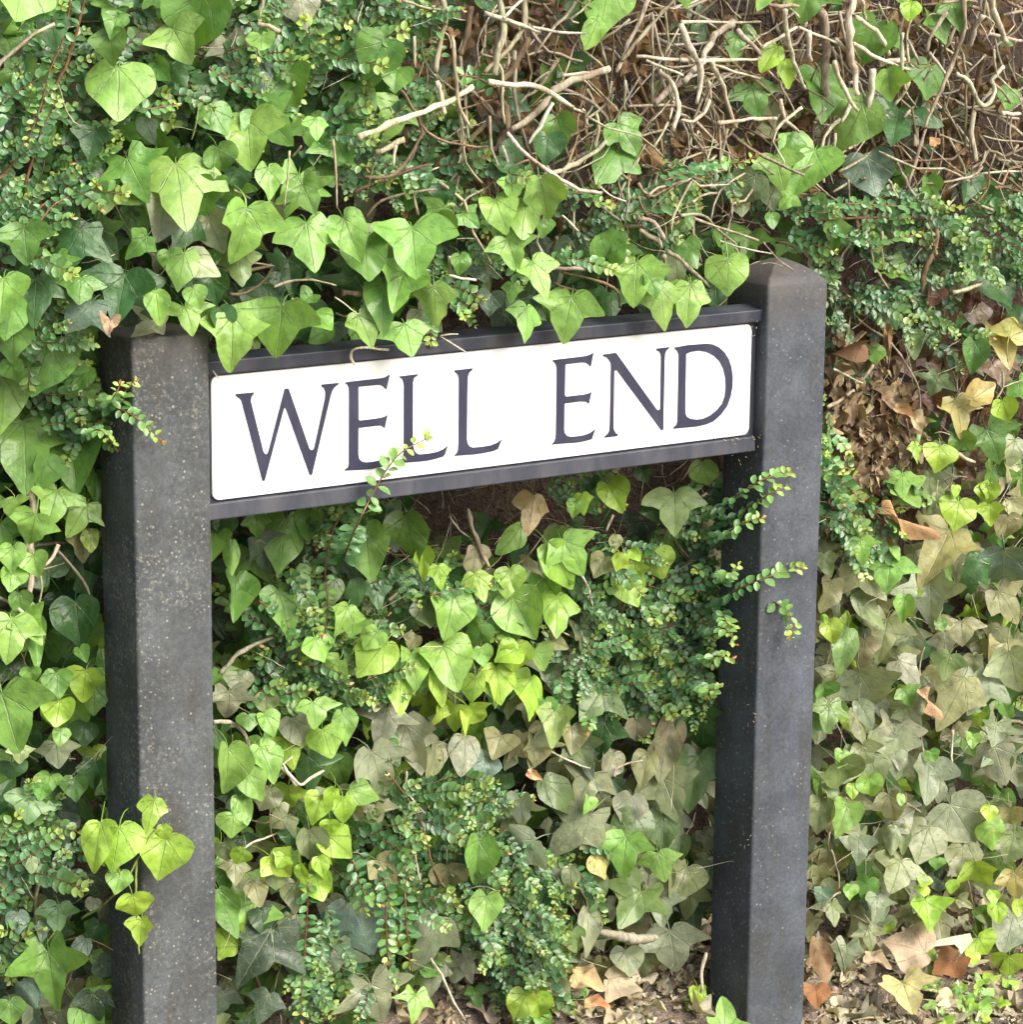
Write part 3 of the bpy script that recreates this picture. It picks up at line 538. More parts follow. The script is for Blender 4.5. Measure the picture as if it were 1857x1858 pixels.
# ---------------------------------------------------------------- leaves that the photograph lets you pick out
CROP = dict(A=(0, 0, 2.995), B=(620, 0, 2.995), C=(1237, 0, 2.995), F=(1440, 440, 4.038), E=(1440, 880, 3.573), Q=(1400, 1350, 3.656),
            U=(860, 1350, 3.439), V=(380, 1350, 3.658), S=(0, 1200, 2.823), X=(0, 560, 2.9023), J=(380, 860, 3.316), I=(880, 840, 3.316), Z=(0, 0, 1.))
LEAVES = '''
A: hL 130 -120 85 115 1.1; hD 270 80 310 262 .9; hG 1110 -50 1035 292 1.0; 3L 940 160 1045 355 1.1; hL 645 368 640 662 1.05; hG 1570 390 1600 575 1.4; hG 600 180 610 362 1.1; hL 1420 190 1420 280 1.4; 3L 1345 660 1365 940 1.0; 3G 1400 600 1600 790 1.; 5G 690 860 790 1060 1.1; 3L 955 890 1010 1238 .9; 3L 1340 1130 1298 1450 1.1; 3L 1665 1210 1712 1490 1.0; hg 895 1100 872 1305 1.1; 5K 515 1228 640 1420 1.0 D; 5D 440 1240 300 1500 .9; 3G 130 1240 150 1450 1.2; hg 1130 1190 1220 1380 .9; sD 1040 1190 950 1365 1; oP 1010 1385 1200 1505 .9; hL 1000 1380 965 1590 .8; hG 920 1370 930 1490 1.1; sO 1290 1365 1310 1550 1 G; 5D 200 1510 180 1750 1; sG 440 1508 430 1650 1.5; 5B 500 1640 360 1810 1.1; 3D 680 1490 630 1770 1.; sD 745 1510 830 1742 1.; 5g 860 1735 730 1860 1.1 F; 5L 1000 1665 1070 1800 1.4 F; hL 20 1520 0 1745 1.1; hG 60 1640 30 1857 1.1; oL 845 1580 870 1762 .9; hL 1050 1570 1090 1680 1.1; hD 1150 1500 1180 1660 1.1; hL 1455 915 1470 1085 .8; 5G 1640 1000 1720 1170 1.1; sG 800 1285 690 1410 .9; 5G 300 1400 320 1545 1.1; hG 1150 590 1240 740 1.1; sD 520 710 480 870 1.2; oB 780 640 830 775 .9; hG 1160 980 1110 1175 .8; hG 1180 800 1230 950 1.1; hD 1290 920 1300 1040 1.2; sL 1715 645 1730 760 1.1; hG 850 345 930 445 1; oB 1420 340 1420 500 .9; hG 1700 1600 1640 1655 1.3; hG 640 90 600 200 1; sD 950 360 1010 470 1.1
Z: sL 420 575 425 669 1.1 F; 3L 512 557 502 651 1.5 F; oL 570 565 600 600 1.2; sL 650 572 681 628 1.1 F; sL 734 588 749 647 1.4 F; hD 395 560 400 610 1; oG 600 592 560 622 1; hL 1321 472 1322 540 1.15 F; sL 1253 518 1246 596 .85 F; hG 1180 500 1195 540 1
B: hL 1450 -90 1400 200 .95; oL 1395 110 1325 275 .9; hD 1300 -30 1320 200 .8; hG 235 225 115 430 1.1; hG 300 385 290 495 1.4; 3G 1500 675 1640 840 1.15; sG 1505 800 1395 972 .9; hG 1170 640 1215 808 1.1; hD 1120 740 1110 900 1.1; hD 860 850 1000 930 1.4; sL 925 975 930 1095 1.5; hL 1080 980 1125 1197 .9; hL 835 1085 905 1260 .95; oL 1000 1080 978 1305 .95; sG 560 1130 450 1250 1.2; sG 655 1160 750 1240 1.1; hL 10 1190 110 1415 .8; hG 120 1300 150 1540 .9; 3L 382 1238 405 1525 1.15; 3L 340 1480 275 1712 .8; sL 500 1560 510 1790 .9; hG 230 1550 220 1780 .8; 3L 900 1300 960 1470 1.2; 3L 1035 1425 1130 1608 .95; sL 1010 1668 1015 1855 .95 F; 3L 1250 1612 1195 1857 1.1 F; hK 810 1595 800 1722 1.1; hK 890 1700 880 1857 1.; sG 930 1545 920 1655 .9; 3L 1605 1425 1590 1665 1.05 F; sL 1730 1565 1772 1805 .9 F; hG 640 1390 650 1500 1.1; hD 550 1010 560 1125 1.2; hG 1085 1200 1100 1295 1.2; hG 520 1180 620 1290 1.1
C: hL 30 -60 40 50 1; hL 440 -60 430 50 1; 3G 700 -70 655 130 1.3; oY 1250 10 1240 120 1; hL 1200 -70 1190 20 2; 5G 1370 90 1440 245 1.1; sG 1470 20 1520 165 1; hG 1060 130 960 360 1.; sG 1090 170 1210 250 1.2; hG 1345 355 1330 548 1.1; oG 300 190 275 312 1; oG 330 165 420 190 1.2; oY 520 250 430 400 .8; oY 560 330 590 480 .8; 3G 380 470 430 645 1.3; hG 740 400 800 650 .9; hL 990 560 858 825 1.0; sL 1120 380 1150 572 .8; 5D 1185 580 1140 800 .9; hB 1010 850 1062 1075 1.2; hL 725 820 600 1045 1.15; 3L 510 850 560 1030 1.1; sG 585 745 600 920 .8; hD 400 960 290 1110 1.1 O; oD 460 970 500 1130 .9 O; oO 320 1070 330 1180 1.1; sL 600 1060 540 1145 1.1; oG 485 1155 495 1250 1.1; hG 740 1060 760 1120 1.2; hG 1340 970 1370 1092 .9; hD 1550 950 1560 1100 1; sG 825 1200 850 1390 .7; hG 1790 490 1770 620 .9; hL 580 -60 600 60 1
F: 5M 1505 660 1600 920 1.0; sM 1580 690 1630 520 1.1; 3M 1185 1160 1272 1402 1.05; hM 1310 1150 1490 1035 .8; 5O 1060 985 1000 1130 1.3 D; hD 680 480 765 640 .9; oO 880 640 890 832 .9 D; hG 600 770 610 892 1; hD 1450 250 1600 500 1.2; sG 1260 230 1360 255 1.3; hG 1330 735 1310 970 .8 D; 5G 1420 1370 1535 1610 1.2 D; hY 1530 1160 1582 1320 1.1; hY 1075 1500 1060 1680 1.4; sY 895 1475 925 1620 .8; hO 1000 1700 990 1858 1; 3L 800 1700 800 1880 1.1; hO 1620 1450 1600 1640 1; sT 1580 1620 1590 1750 1; hY 1440 1770 1420 1880 1.2; hR 1140 1690 1130 1400 .8 x; hG 1230 1400 1290 1560 1
E: 3L 700 20 820 155 1.2; hY 1070 110 1058 292 1.4; hY 1262 0 1262 130 1.2; sY 1275 125 1280 270 1.1; oY 1050 0 1060 80 1.2; hO 880 0 930 150 .9; oT 1410 95 1455 230 1.1; hT 1390 205 1385 388 .9; sT 1010 305 868 600 .9 M; 3L 430 355 462 520 1.1; 3L 630 490 605 692 1.4; oL 640 400 700 480 1.1; 3O 390 520 612 742 .8 T; oO 400 700 592 938 .6; sO 200 450 240 605 1; hL 720 732 710 892 .75; 5g 885 640 900 930 1.; hB 1370 425 1370 688 1.05; 3T 1330 690 1490 900 1 O; 3O 1085 885 1105 1040 1.6 T; hD 1180 450 1290 645 .8; 5R 1080 505 1150 705 1.2 x; hG 980 655 1040 722 1.1; hG 950 875 970 962 1; sO 1350 930 1260 1105 .9; sP 1400 1080 1470 1380 .9 T; hT 1380 1010 1300 1195 1; sG 1015 1100 970 1270 1.2 O; hO 1170 1110 1160 1225 1.1; 5g 1250 1215 1145 1488 1.0; sT 1110 1250 935 1600 .85 O; oG 355 930 300 1225 .7 O; sT 460 1000 450 1200 .9 H; 5T 610 870 560 1132 .9 O; sg 430 1215 560 1460 1.3; og 420 1400 522 1570 .8; sg 680 1140 832 1310 1.0; sG 715 1320 780 1432 1.3; sO 740 1430 800 1635 .9; 5g 650 1540 690 1858 .8; 3O 450 1690 505 1860 1; hL 320 1735 300 1835 1.1; 5G 230 1425 225 1605 1.1 O; oO 400 1450 470 1690 .7; 5g 1320 1545 1290 1705 1.2; 3D 1320 1700 1410 1880 1.1 O; hL 1165 1620 1160 1712 1; hG 890 1725 920 1800 1.3; hY 235 890 270 1035 1; oY 200 840 200 900 1; hG 200 1285 210 1385 1.2
Q: hL 470 55 475 135 1.5; hG 450 125 570 260 1.1 O; 5O 620 40 780 335 1 ; 3g 810 -60 850 240 .9; hL 645 215 680 362 1.1; oY 535 262 545 366 1; hL 505 400 440 622 .85; hO 370 270 430 400 1.1; hO 330 380 300 602 .9; sT 780 335 835 538 1.1 O; oL 860 330 860 412 1; 3g 1050 115 1020 410 .9; hg 1190 400 1370 670 1.2; og 1115 250 1120 395 .9; sg 1480 10 1570 292 1.2; hR 1400 200 1460 395 1.2 x; oY 1450 405 1440 520 1.4; hL 1450 525 1490 716 .9; hT 1580 420 1590 540 1.3; hO 1610 600 1560 800 1.1; hO 1040 550 968 798 1.1; hG 1100 760 1100 836 1.5; sB 575 620 590 802 1.1 O; 3R 700 600 700 850 1.1 x; oN 520 770 490 930 .9 x; 3O 860 770 800 992 1.3; oO 810 545 800 740 .7; oO 885 540 875 730 .6; hO 1270 680 1260 900 1.1; sY 1360 790 1445 962 1.1; 3M 1610 850 1640 1040 1.1 ; oY 1020 870 1010 945 1.8; oY 1010 930 1020 1010 1.3; sY 1020 1035 1062 1242 1.2; 3g 700 1010 705 1195 .9; hL 530 940 520 1038 1.2; hB 340 960 340 1070 1.2; oY 1200 900 1200 1000 1.1; oY 1470 970 1475 1070 1.1; oY 1500 1055 1510 1182 1.1; oY 1620 1030 1640 1150 1; hg 1600 1130 1560 1370 1.2; hY 1370 1285 1450 1400 1.6; hY 1330 1380 1340 1482 1.2; hY 1580 1405 1580 1545 1.4
U: hT 170 -50 130 80 1.3; 5T 370 -30 380 145 1.1 O; 3D 650 -20 720 160 1.1 O; hg 870 60 840 215 1.1; oO 1085 45 1050 258 .8 T; oO 1195 -40 1160 240 .8 H; hB 80 85 30 245 1; 3O 740 180 650 358 1.3; 3D 1400 75 1340 420 .9 O; 3O 1175 200 1288 487 1.; hg 985 330 930 512 1.1; oO 430 225 662 432 .8 D; hL 715 335 700 440 1.1; 5g 720 440 450 745 .7 ; 3O 740 540 860 750 .8; 5g 290 345 305 520 1.1; sg 380 600 210 750 1.3; 3L 950 580 925 842 1.1; sL 1150 680 1195 867 1.2; hD 1180 440 1180 680 .9 O; hD 1010 430 1000 740 .8 O; hD 1290 580 1290 730 1 O; hT 1330 770 1250 980 1 O; hM 760 700 842 832 1; oO 600 770 610 930 .9; oR 680 830 670 1000 .7 x; hO 750 830 760 1030 .9; 5O 1050 910 900 1172 .9 G; 3g 1160 950 1185 1130 1.2; oP 700 1020 740 1330 .6 g; hG 620 1170 640 1300 1 O; 3g 1225 1165 1270 1452 1.1; hg 950 1285 975 1460 1.2; hL 30 600 20 890 .7 G; hL 80 950 60 1165 .9; hY 320 1560 250 1745 .9; hY 390 1570 430 1740 .9; 5g 450 1540 300 1545 .8; hY 1395 1520 1400 1645 1; 3L 1565 1800 1575 1558 .9 F; hO 520 1480 540 1640 .9
V: hL 120 25 130 342 .75; hL 250 195 360 382 .9; oL 200 345 250 538 .8; hL 330 25 462 247 .9; hO 400 300 340 450 1.3; 5O 520 470 400 545 1.6; hY 740 345 680 538 .9; oY 885 348 900 532 1.05; oY 830 290 765 425 1.0; oL 930 300 1132 375 1.; 3g 1070 50 1195 370 .9; 5T 1100 375 1112 592 .9 g; 3g 1330 -60 1412 192 .9; oT 1505 -30 1490 208 .9 O; og 1700 -60 1700 192 .9; oN 930 490 970 622 .9 x; hY 800 510 810 605 1.3; hY 790 610 950 742 1.1; oY 730 745 760 882 1.; hY 700 870 760 1045 1.2; oY 600 800 640 930 .8; sY 500 745 445 820 1.5; sY 400 740 560 890 1; oY 235 700 170 800 1.4; hL 160 470 150 625 1.3; sT 170 775 180 932 1.1 O; oT 290 905 345 1072 1.1; oO 450 850 440 970 1.6; hO 575 925 560 1122 .9; oG 60 965 180 1285 .65; 5K 420 1225 180 1612 .9; hD 350 1110 360 1270 1.1 K; 3K 90 1640 60 1800 1.5; sK 400 1655 320 1860 1.; hB 930 1045 1108 1392 1.05; 3g 1500 1190 1390 1530 1.0 K; 5g 1070 1590 1170 1870 1.2; 5L 1370 1660 1370 1842 1.; hR 1580 800 1600 960 1.3 O; sT 1110 770 1250 942 1; hO 100 655 120 785 1.2; hD 540 570 540 690 1.2; hO 660 570 670 780 .9; oY 835 690 830 765 1.5
S: 3L 10 165 98 472 1.3; sY 440 45 415 215 1.2; hY 305 200 285 342 1.2; hG 480 125 490 278 1; hG 290 60 300 185 1.1; hL 160 35 170 110 1.5; sg 285 415 300 552 1.4; hD 430 320 430 440 1.1; hL 310 350 310 437 1.1; sP 100 440 110 522 1.6 L; hD 60 520 60 610 1.6; hD 490 520 470 660 1.; oG 225 625 200 712 1.3; hG 380 600 390 722 1.1 D; sG 150 685 130 842 1.2 B; oY 515 825 470 1090 .75 C; hY 610 850 572 1086 1.05 C; sY 790 708 750 882 .8 C; hY 850 905 808 1122 1.2 C; oY 835 838 850 920 1.2 C; hL 615 1080 590 1195 1.1 C; hY 680 1200 702 1318 1.3 C; sY 725 1318 712 1462 .9 C; hg 600 1230 520 1392 1. ; oO 580 1400 590 1482 1.4; oY 680 1415 640 1522 1; oL 490 1480 530 1602 .8; hL 530 1640 505 1762 1.; og 590 1590 737 1757 .8; 5G 245 1480 290 1800 .8; 3G 300 1250 290 1400 1.2 B; hB 90 1290 100 1400 1.1; oB 440 1420 380 1555 .8; oP 160 1005 170 1090 1.1 B; oB 110 1640 190 1782 .8; og 480 1210 470 1285 1.4; og 300 1070 300 1145 1; 3K 460 1085 520 1235 1.1; 3K 480 1700 500 1860 1; hG 50 1740 60 1870 1.2; sB 220 1340 215 1440 .8; oD 630 1420 660 1500 1 G
X: hG 250 175 175 462 1.15; hG 500 90 550 387 .95; hG 70 90 60 285 1.1; hL 15 365 35 662 .8 G; oG 470 305 345 445 .9; oG 470 360 480 480 .9; 3G 120 590 150 942 .95; hG 380 690 400 955 1; hG 230 790 220 965 1; 3L 300 955 260 1146 1.1; 3L 455 1030 360 1192 1.; sL 190 1080 140 1252 1.4; sL 80 1000 60 1105 1.5; sT 420 1180 460 1328 1.2 O; hL 175 1298 200 1412 1.3; hL 70 1255 60 1388 1; hL 60 1380 50 1495 1.2; hG 500 870 520 1022 .9; hD 400 1545 420 1792 1.0; 3L 60 1640 45 1870 1.1; sL 115 1625 220 1762 1; oG 180 1620 190 1855 .5; hL 1120 1160 1130 1322 .7; hD 1180 1090 1190 1220 1; hY 475 1180 480 1290 .8 T; hG 100 1500 120 1620 1; hG 60 280 90 400 1; hG 420 1790 460 1858 1
J: hG 935 338 975 656 .82 L; hG 1180 262 1250 556 .82; sY 1290 445 1290 662 .5; oG 600 185 600 410 .9; hG 460 275 420 605 .75; 3K 300 395 392 605 .9; oL 140 400 142 612 .55; sG 280 255 290 392 1.1; hG 150 630 162 882 .7; sG 520 575 602 712 1.1; hL 412 705 512 975 .85 G; oO 750 630 750 790 1 D; oD 880 630 905 822 .8; sD 1000 650 1020 835 .8; sL 830 800 770 975 .9; sL 870 865 850 982 1.7; hL 638 985 692 1137 1.5; hY 1050 1020 888 1228 .95 L; hL 1010 945 930 1062 1.2; hL 1220 1075 1262 1285 .75; hL 1402 1035 1512 1285 1.05; oY 1350 1180 1442 1388 .7; oY 1152 1208 1143 1455 .75; hL 1462 728 1440 988 1.05; hO 1300 785 1330 932 1.3 D; sY 1380 555 1402 702 1; oL 1790 615 1800 740 1.2 Y; hT 1600 450 1590 620 1.1 W; sY 1600 600 1662 772 .9; sT 1040 1215 1000 1422 1; 5g 1062 1410 1040 1632 1.1; 3g 1180 1500 1290 1800 .8; 3L 620 1375 655 1532 1.6; hY 680 1540 738 1712 1.2 L; hL 800 1440 832 1640 .75; hg 500 1470 602 1652 1; hO 340 1330 342 1452 1.2; hL 335 1445 402 1572 1; hG 230 1450 240 1550 1.2; 5g 120 1310 110 1485 1.3; hg 180 1210 180 1330 1.3; 3L 780 1120 690 1205 1.2; sY 1400 1395 1350 1525 .8; sY 1480 1395 1470 1572 .85; sY 1560 1400 1662 1512 .9; hY 1600 1220 1580 1385 .9 G; sY 1720 1170 1752 1392 .8; hY 1850 1060 1720 1115 1.2; hL 1640 1045 1662 1167 1.; hG 1650 900 1560 1022 1.1; hT 1240 975 1200 1062 1.1; hG 1790 920 1800 1085 .8; hD 700 480 780 590 1; hD 80 260 60 340 1.2; hD 1010 200 1030 310 1
I: sM 292 200 268 432 .85 N; oG 220 385 90 560 .8 L; 3P 1140 185 1150 432 1.15 L; hL 1310 0 1350 157 .95; 3G 1470 80 1540 242 1. L; hY 745 130 830 305 .95; sY 585 190 600 322 .8; hL 550 230 530 330 1; hD 640 90 640 160 1.2; 3L 470 470 605 680 1.05; oL 375 480 540 768 .75 Y; hT 720 570 655 695 1; oT 790 430 780 545 1.1; oY 830 540 790 655 1; oY 880 520 935 592 1; sY 900 600 902 745 1; hL 1020 540 1080 705 1.2 Y; hL 850 700 925 868 1.1 Y; 5K 1230 590 1400 700 1.3; hY 150 645 170 795 1.2 L; hL 165 805 308 1068 1.; sY 430 800 440 1035 .9 G; hG 140 970 150 1100 1.3; hY 190 1100 180 1272 1.1; hL 300 1145 390 1240 1.2; 5T 400 1065 505 1115 1.2; hY 280 1290 270 1557 .75; hY 70 1230 100 1455 .9; hG 360 1430 370 1560 1.1; 5O 700 1370 580 1555 1.1 D; 3D 720 1555 680 1795 1; hO 910 1550 920 1685 1.1 H; oO 1125 1540 1090 1860 .75 H; hD 1320 1485 1310 1765 .8; sL 430 1480 400 1712 .8 T; hT 520 1590 540 1742 1.1; sT 340 1560 350 1695 1.1; hT 300 1690 290 1835 1.1; hD 940 40 980 120 1.2; hD 1000 250 1040 360 1.1
'''
DEEP = set('DKOBgTHRN')
BLEND = []
for line in LEAVES.strip().split('\n'):
    cid, rest = line.split(':', 1); ox, oy, sc = CROP[cid]
    for it in rest.split(';'):
        q = it.split()
        if not q: continue
        kd, co = q[0][0], q[0][1]
        bx, by, tx, ty = (ox + float(q[1]) / sc, oy + float(q[2]) / sc, ox + float(q[3]) / sc, oy + float(q[4]) / sc); w = float(q[5])
        fl = q[6] if len(q) > 6 else ''
        dy = .010 if co in DEEP else -.012 if co in 'LYP' else -.002
        dy += random.uniform(-.005, .005) - (.020 if by < 560 and bx < 1000 else .004)
        dead = fl == 'x'
        mx, my = (bx + tx) / 2, (by + ty) / 2
        p = on_hedge(mx, my, dy)
        if fl == 'C': p = at(mx, my, -.034 + random.uniform(-.006, .004))
        elif fl == 'F': p = at(mx, my, -.036 + random.uniform(-.006, .004))
        elif 180 < mx < 405 and my > 600 and by > 560: p = at(mx, my, .09) if mx > 300 or mx < 390 else p
        nrm = (face_normal(random, .30, .34) if not dead else face_normal(random, .3, .2))
        view = (C_POS - p).normalized()
        if nrm.dot(view) < .62: nrm = (nrm + view * .7).normalized()
        def hit(px, py):
            v = C_DIR * F_PX + C_RGT * (px - 928.5) - C_UP * (py - 929.0)
            return C_POS + v * ((p - C_POS).dot(nrm) / v.dot(nrm))
        B_, T_ = hit(bx, by), hit(tx, ty); L_ = (T_ - B_).length
        x_across = (T_ - B_).normalized().cross(nrm)
        M = leaf_frame(B_, nrm, T_ - B_, L_, w * .97)
        c, al = LC[co]
        if fl in LC: c = tuple((a + b) / 2 for a, b in zip(c, LC[fl][0]))
        me = LEAF_ME[kd, dead, random.randrange(NV if not dead else 4)]
        BLEND.append((me, M, p, jit(c, .10), al, dead, co))
for me, M, p, c, al, dead, co in BLEND:
    if dead: continue
    add_part(me, 'leaf', M, ivy_of(p), c, al)

# ---------------------------------------------------------------- ivy filling in behind them
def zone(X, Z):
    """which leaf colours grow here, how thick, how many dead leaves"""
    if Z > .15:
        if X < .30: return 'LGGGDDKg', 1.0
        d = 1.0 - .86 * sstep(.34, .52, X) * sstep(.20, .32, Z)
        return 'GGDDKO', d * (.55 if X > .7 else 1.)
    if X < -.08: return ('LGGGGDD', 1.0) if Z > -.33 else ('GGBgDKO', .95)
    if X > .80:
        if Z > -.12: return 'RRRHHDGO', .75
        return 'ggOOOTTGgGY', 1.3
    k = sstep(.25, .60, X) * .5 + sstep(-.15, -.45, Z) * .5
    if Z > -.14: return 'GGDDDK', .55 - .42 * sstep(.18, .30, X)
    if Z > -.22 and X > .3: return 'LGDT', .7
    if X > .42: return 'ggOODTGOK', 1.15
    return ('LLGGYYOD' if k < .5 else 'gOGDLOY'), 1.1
def blocked(p, r=.022):
    if -.03 < p.z < .165 and -.02 < p.x < .73 and p.y < .022 + r: return True
    for a, b, c_, d in ((-.0971, -.0095, -.0156, .0634), (.7163, .8058, -.0149, .0622)):
        if a - r * .8 < p.x < b + r * .8 and c_ - r < p.y < d + r * .8 and p.z < .22: return True
    return False
rf = random.Random(11)
fill = {k: Stuff() for k in IVY}; key_of = {o.name: k for k, o in IVY.items()}
near = []
X0, X1, Z0, Z1 = -.42, 1.55, -.98, .72
N_TRY = 9500
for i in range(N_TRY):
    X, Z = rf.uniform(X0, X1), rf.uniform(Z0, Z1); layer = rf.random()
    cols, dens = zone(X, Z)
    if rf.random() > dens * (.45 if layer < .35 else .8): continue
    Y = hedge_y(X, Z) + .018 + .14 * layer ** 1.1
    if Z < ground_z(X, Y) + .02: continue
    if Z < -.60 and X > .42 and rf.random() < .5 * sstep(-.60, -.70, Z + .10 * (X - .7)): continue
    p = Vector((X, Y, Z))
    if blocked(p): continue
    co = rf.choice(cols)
    if layer > .38 and co in 'LYGO' and rf.random() < .5: co = rf.choice('GDDDK') if co in 'LYG' else rf.choice('ODDK')  # inner leaves often swapped to dark kinds, painting shade into the gaps
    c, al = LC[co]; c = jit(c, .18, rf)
    L = rf.uniform(.022, .047) * (.8 if co == 'Y' else 1) * (.9 if X > .8 else 1)
    nrm = face_normal(rf, .42, .30); td = Vector((rf.gauss(0, .5), -.15, -1 if rf.random() < .86 else .6)).normalized()
    M = leaf_frame(p, nrm, td, L, rf.uniform(.8, 1.15))
    own = ivy_of(p)
    near.append((layer, M, own, c, al, co))
near.sort(key=lambda t: t[0])
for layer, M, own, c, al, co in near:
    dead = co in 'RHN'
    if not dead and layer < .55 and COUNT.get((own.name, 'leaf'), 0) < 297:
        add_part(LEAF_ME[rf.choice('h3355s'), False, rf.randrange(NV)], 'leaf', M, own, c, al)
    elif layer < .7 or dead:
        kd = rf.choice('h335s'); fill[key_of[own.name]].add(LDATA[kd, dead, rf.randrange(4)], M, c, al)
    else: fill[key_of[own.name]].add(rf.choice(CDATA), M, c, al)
for k, s in fill.items(): s.build('foliage', M_LEAF, IVY[k])

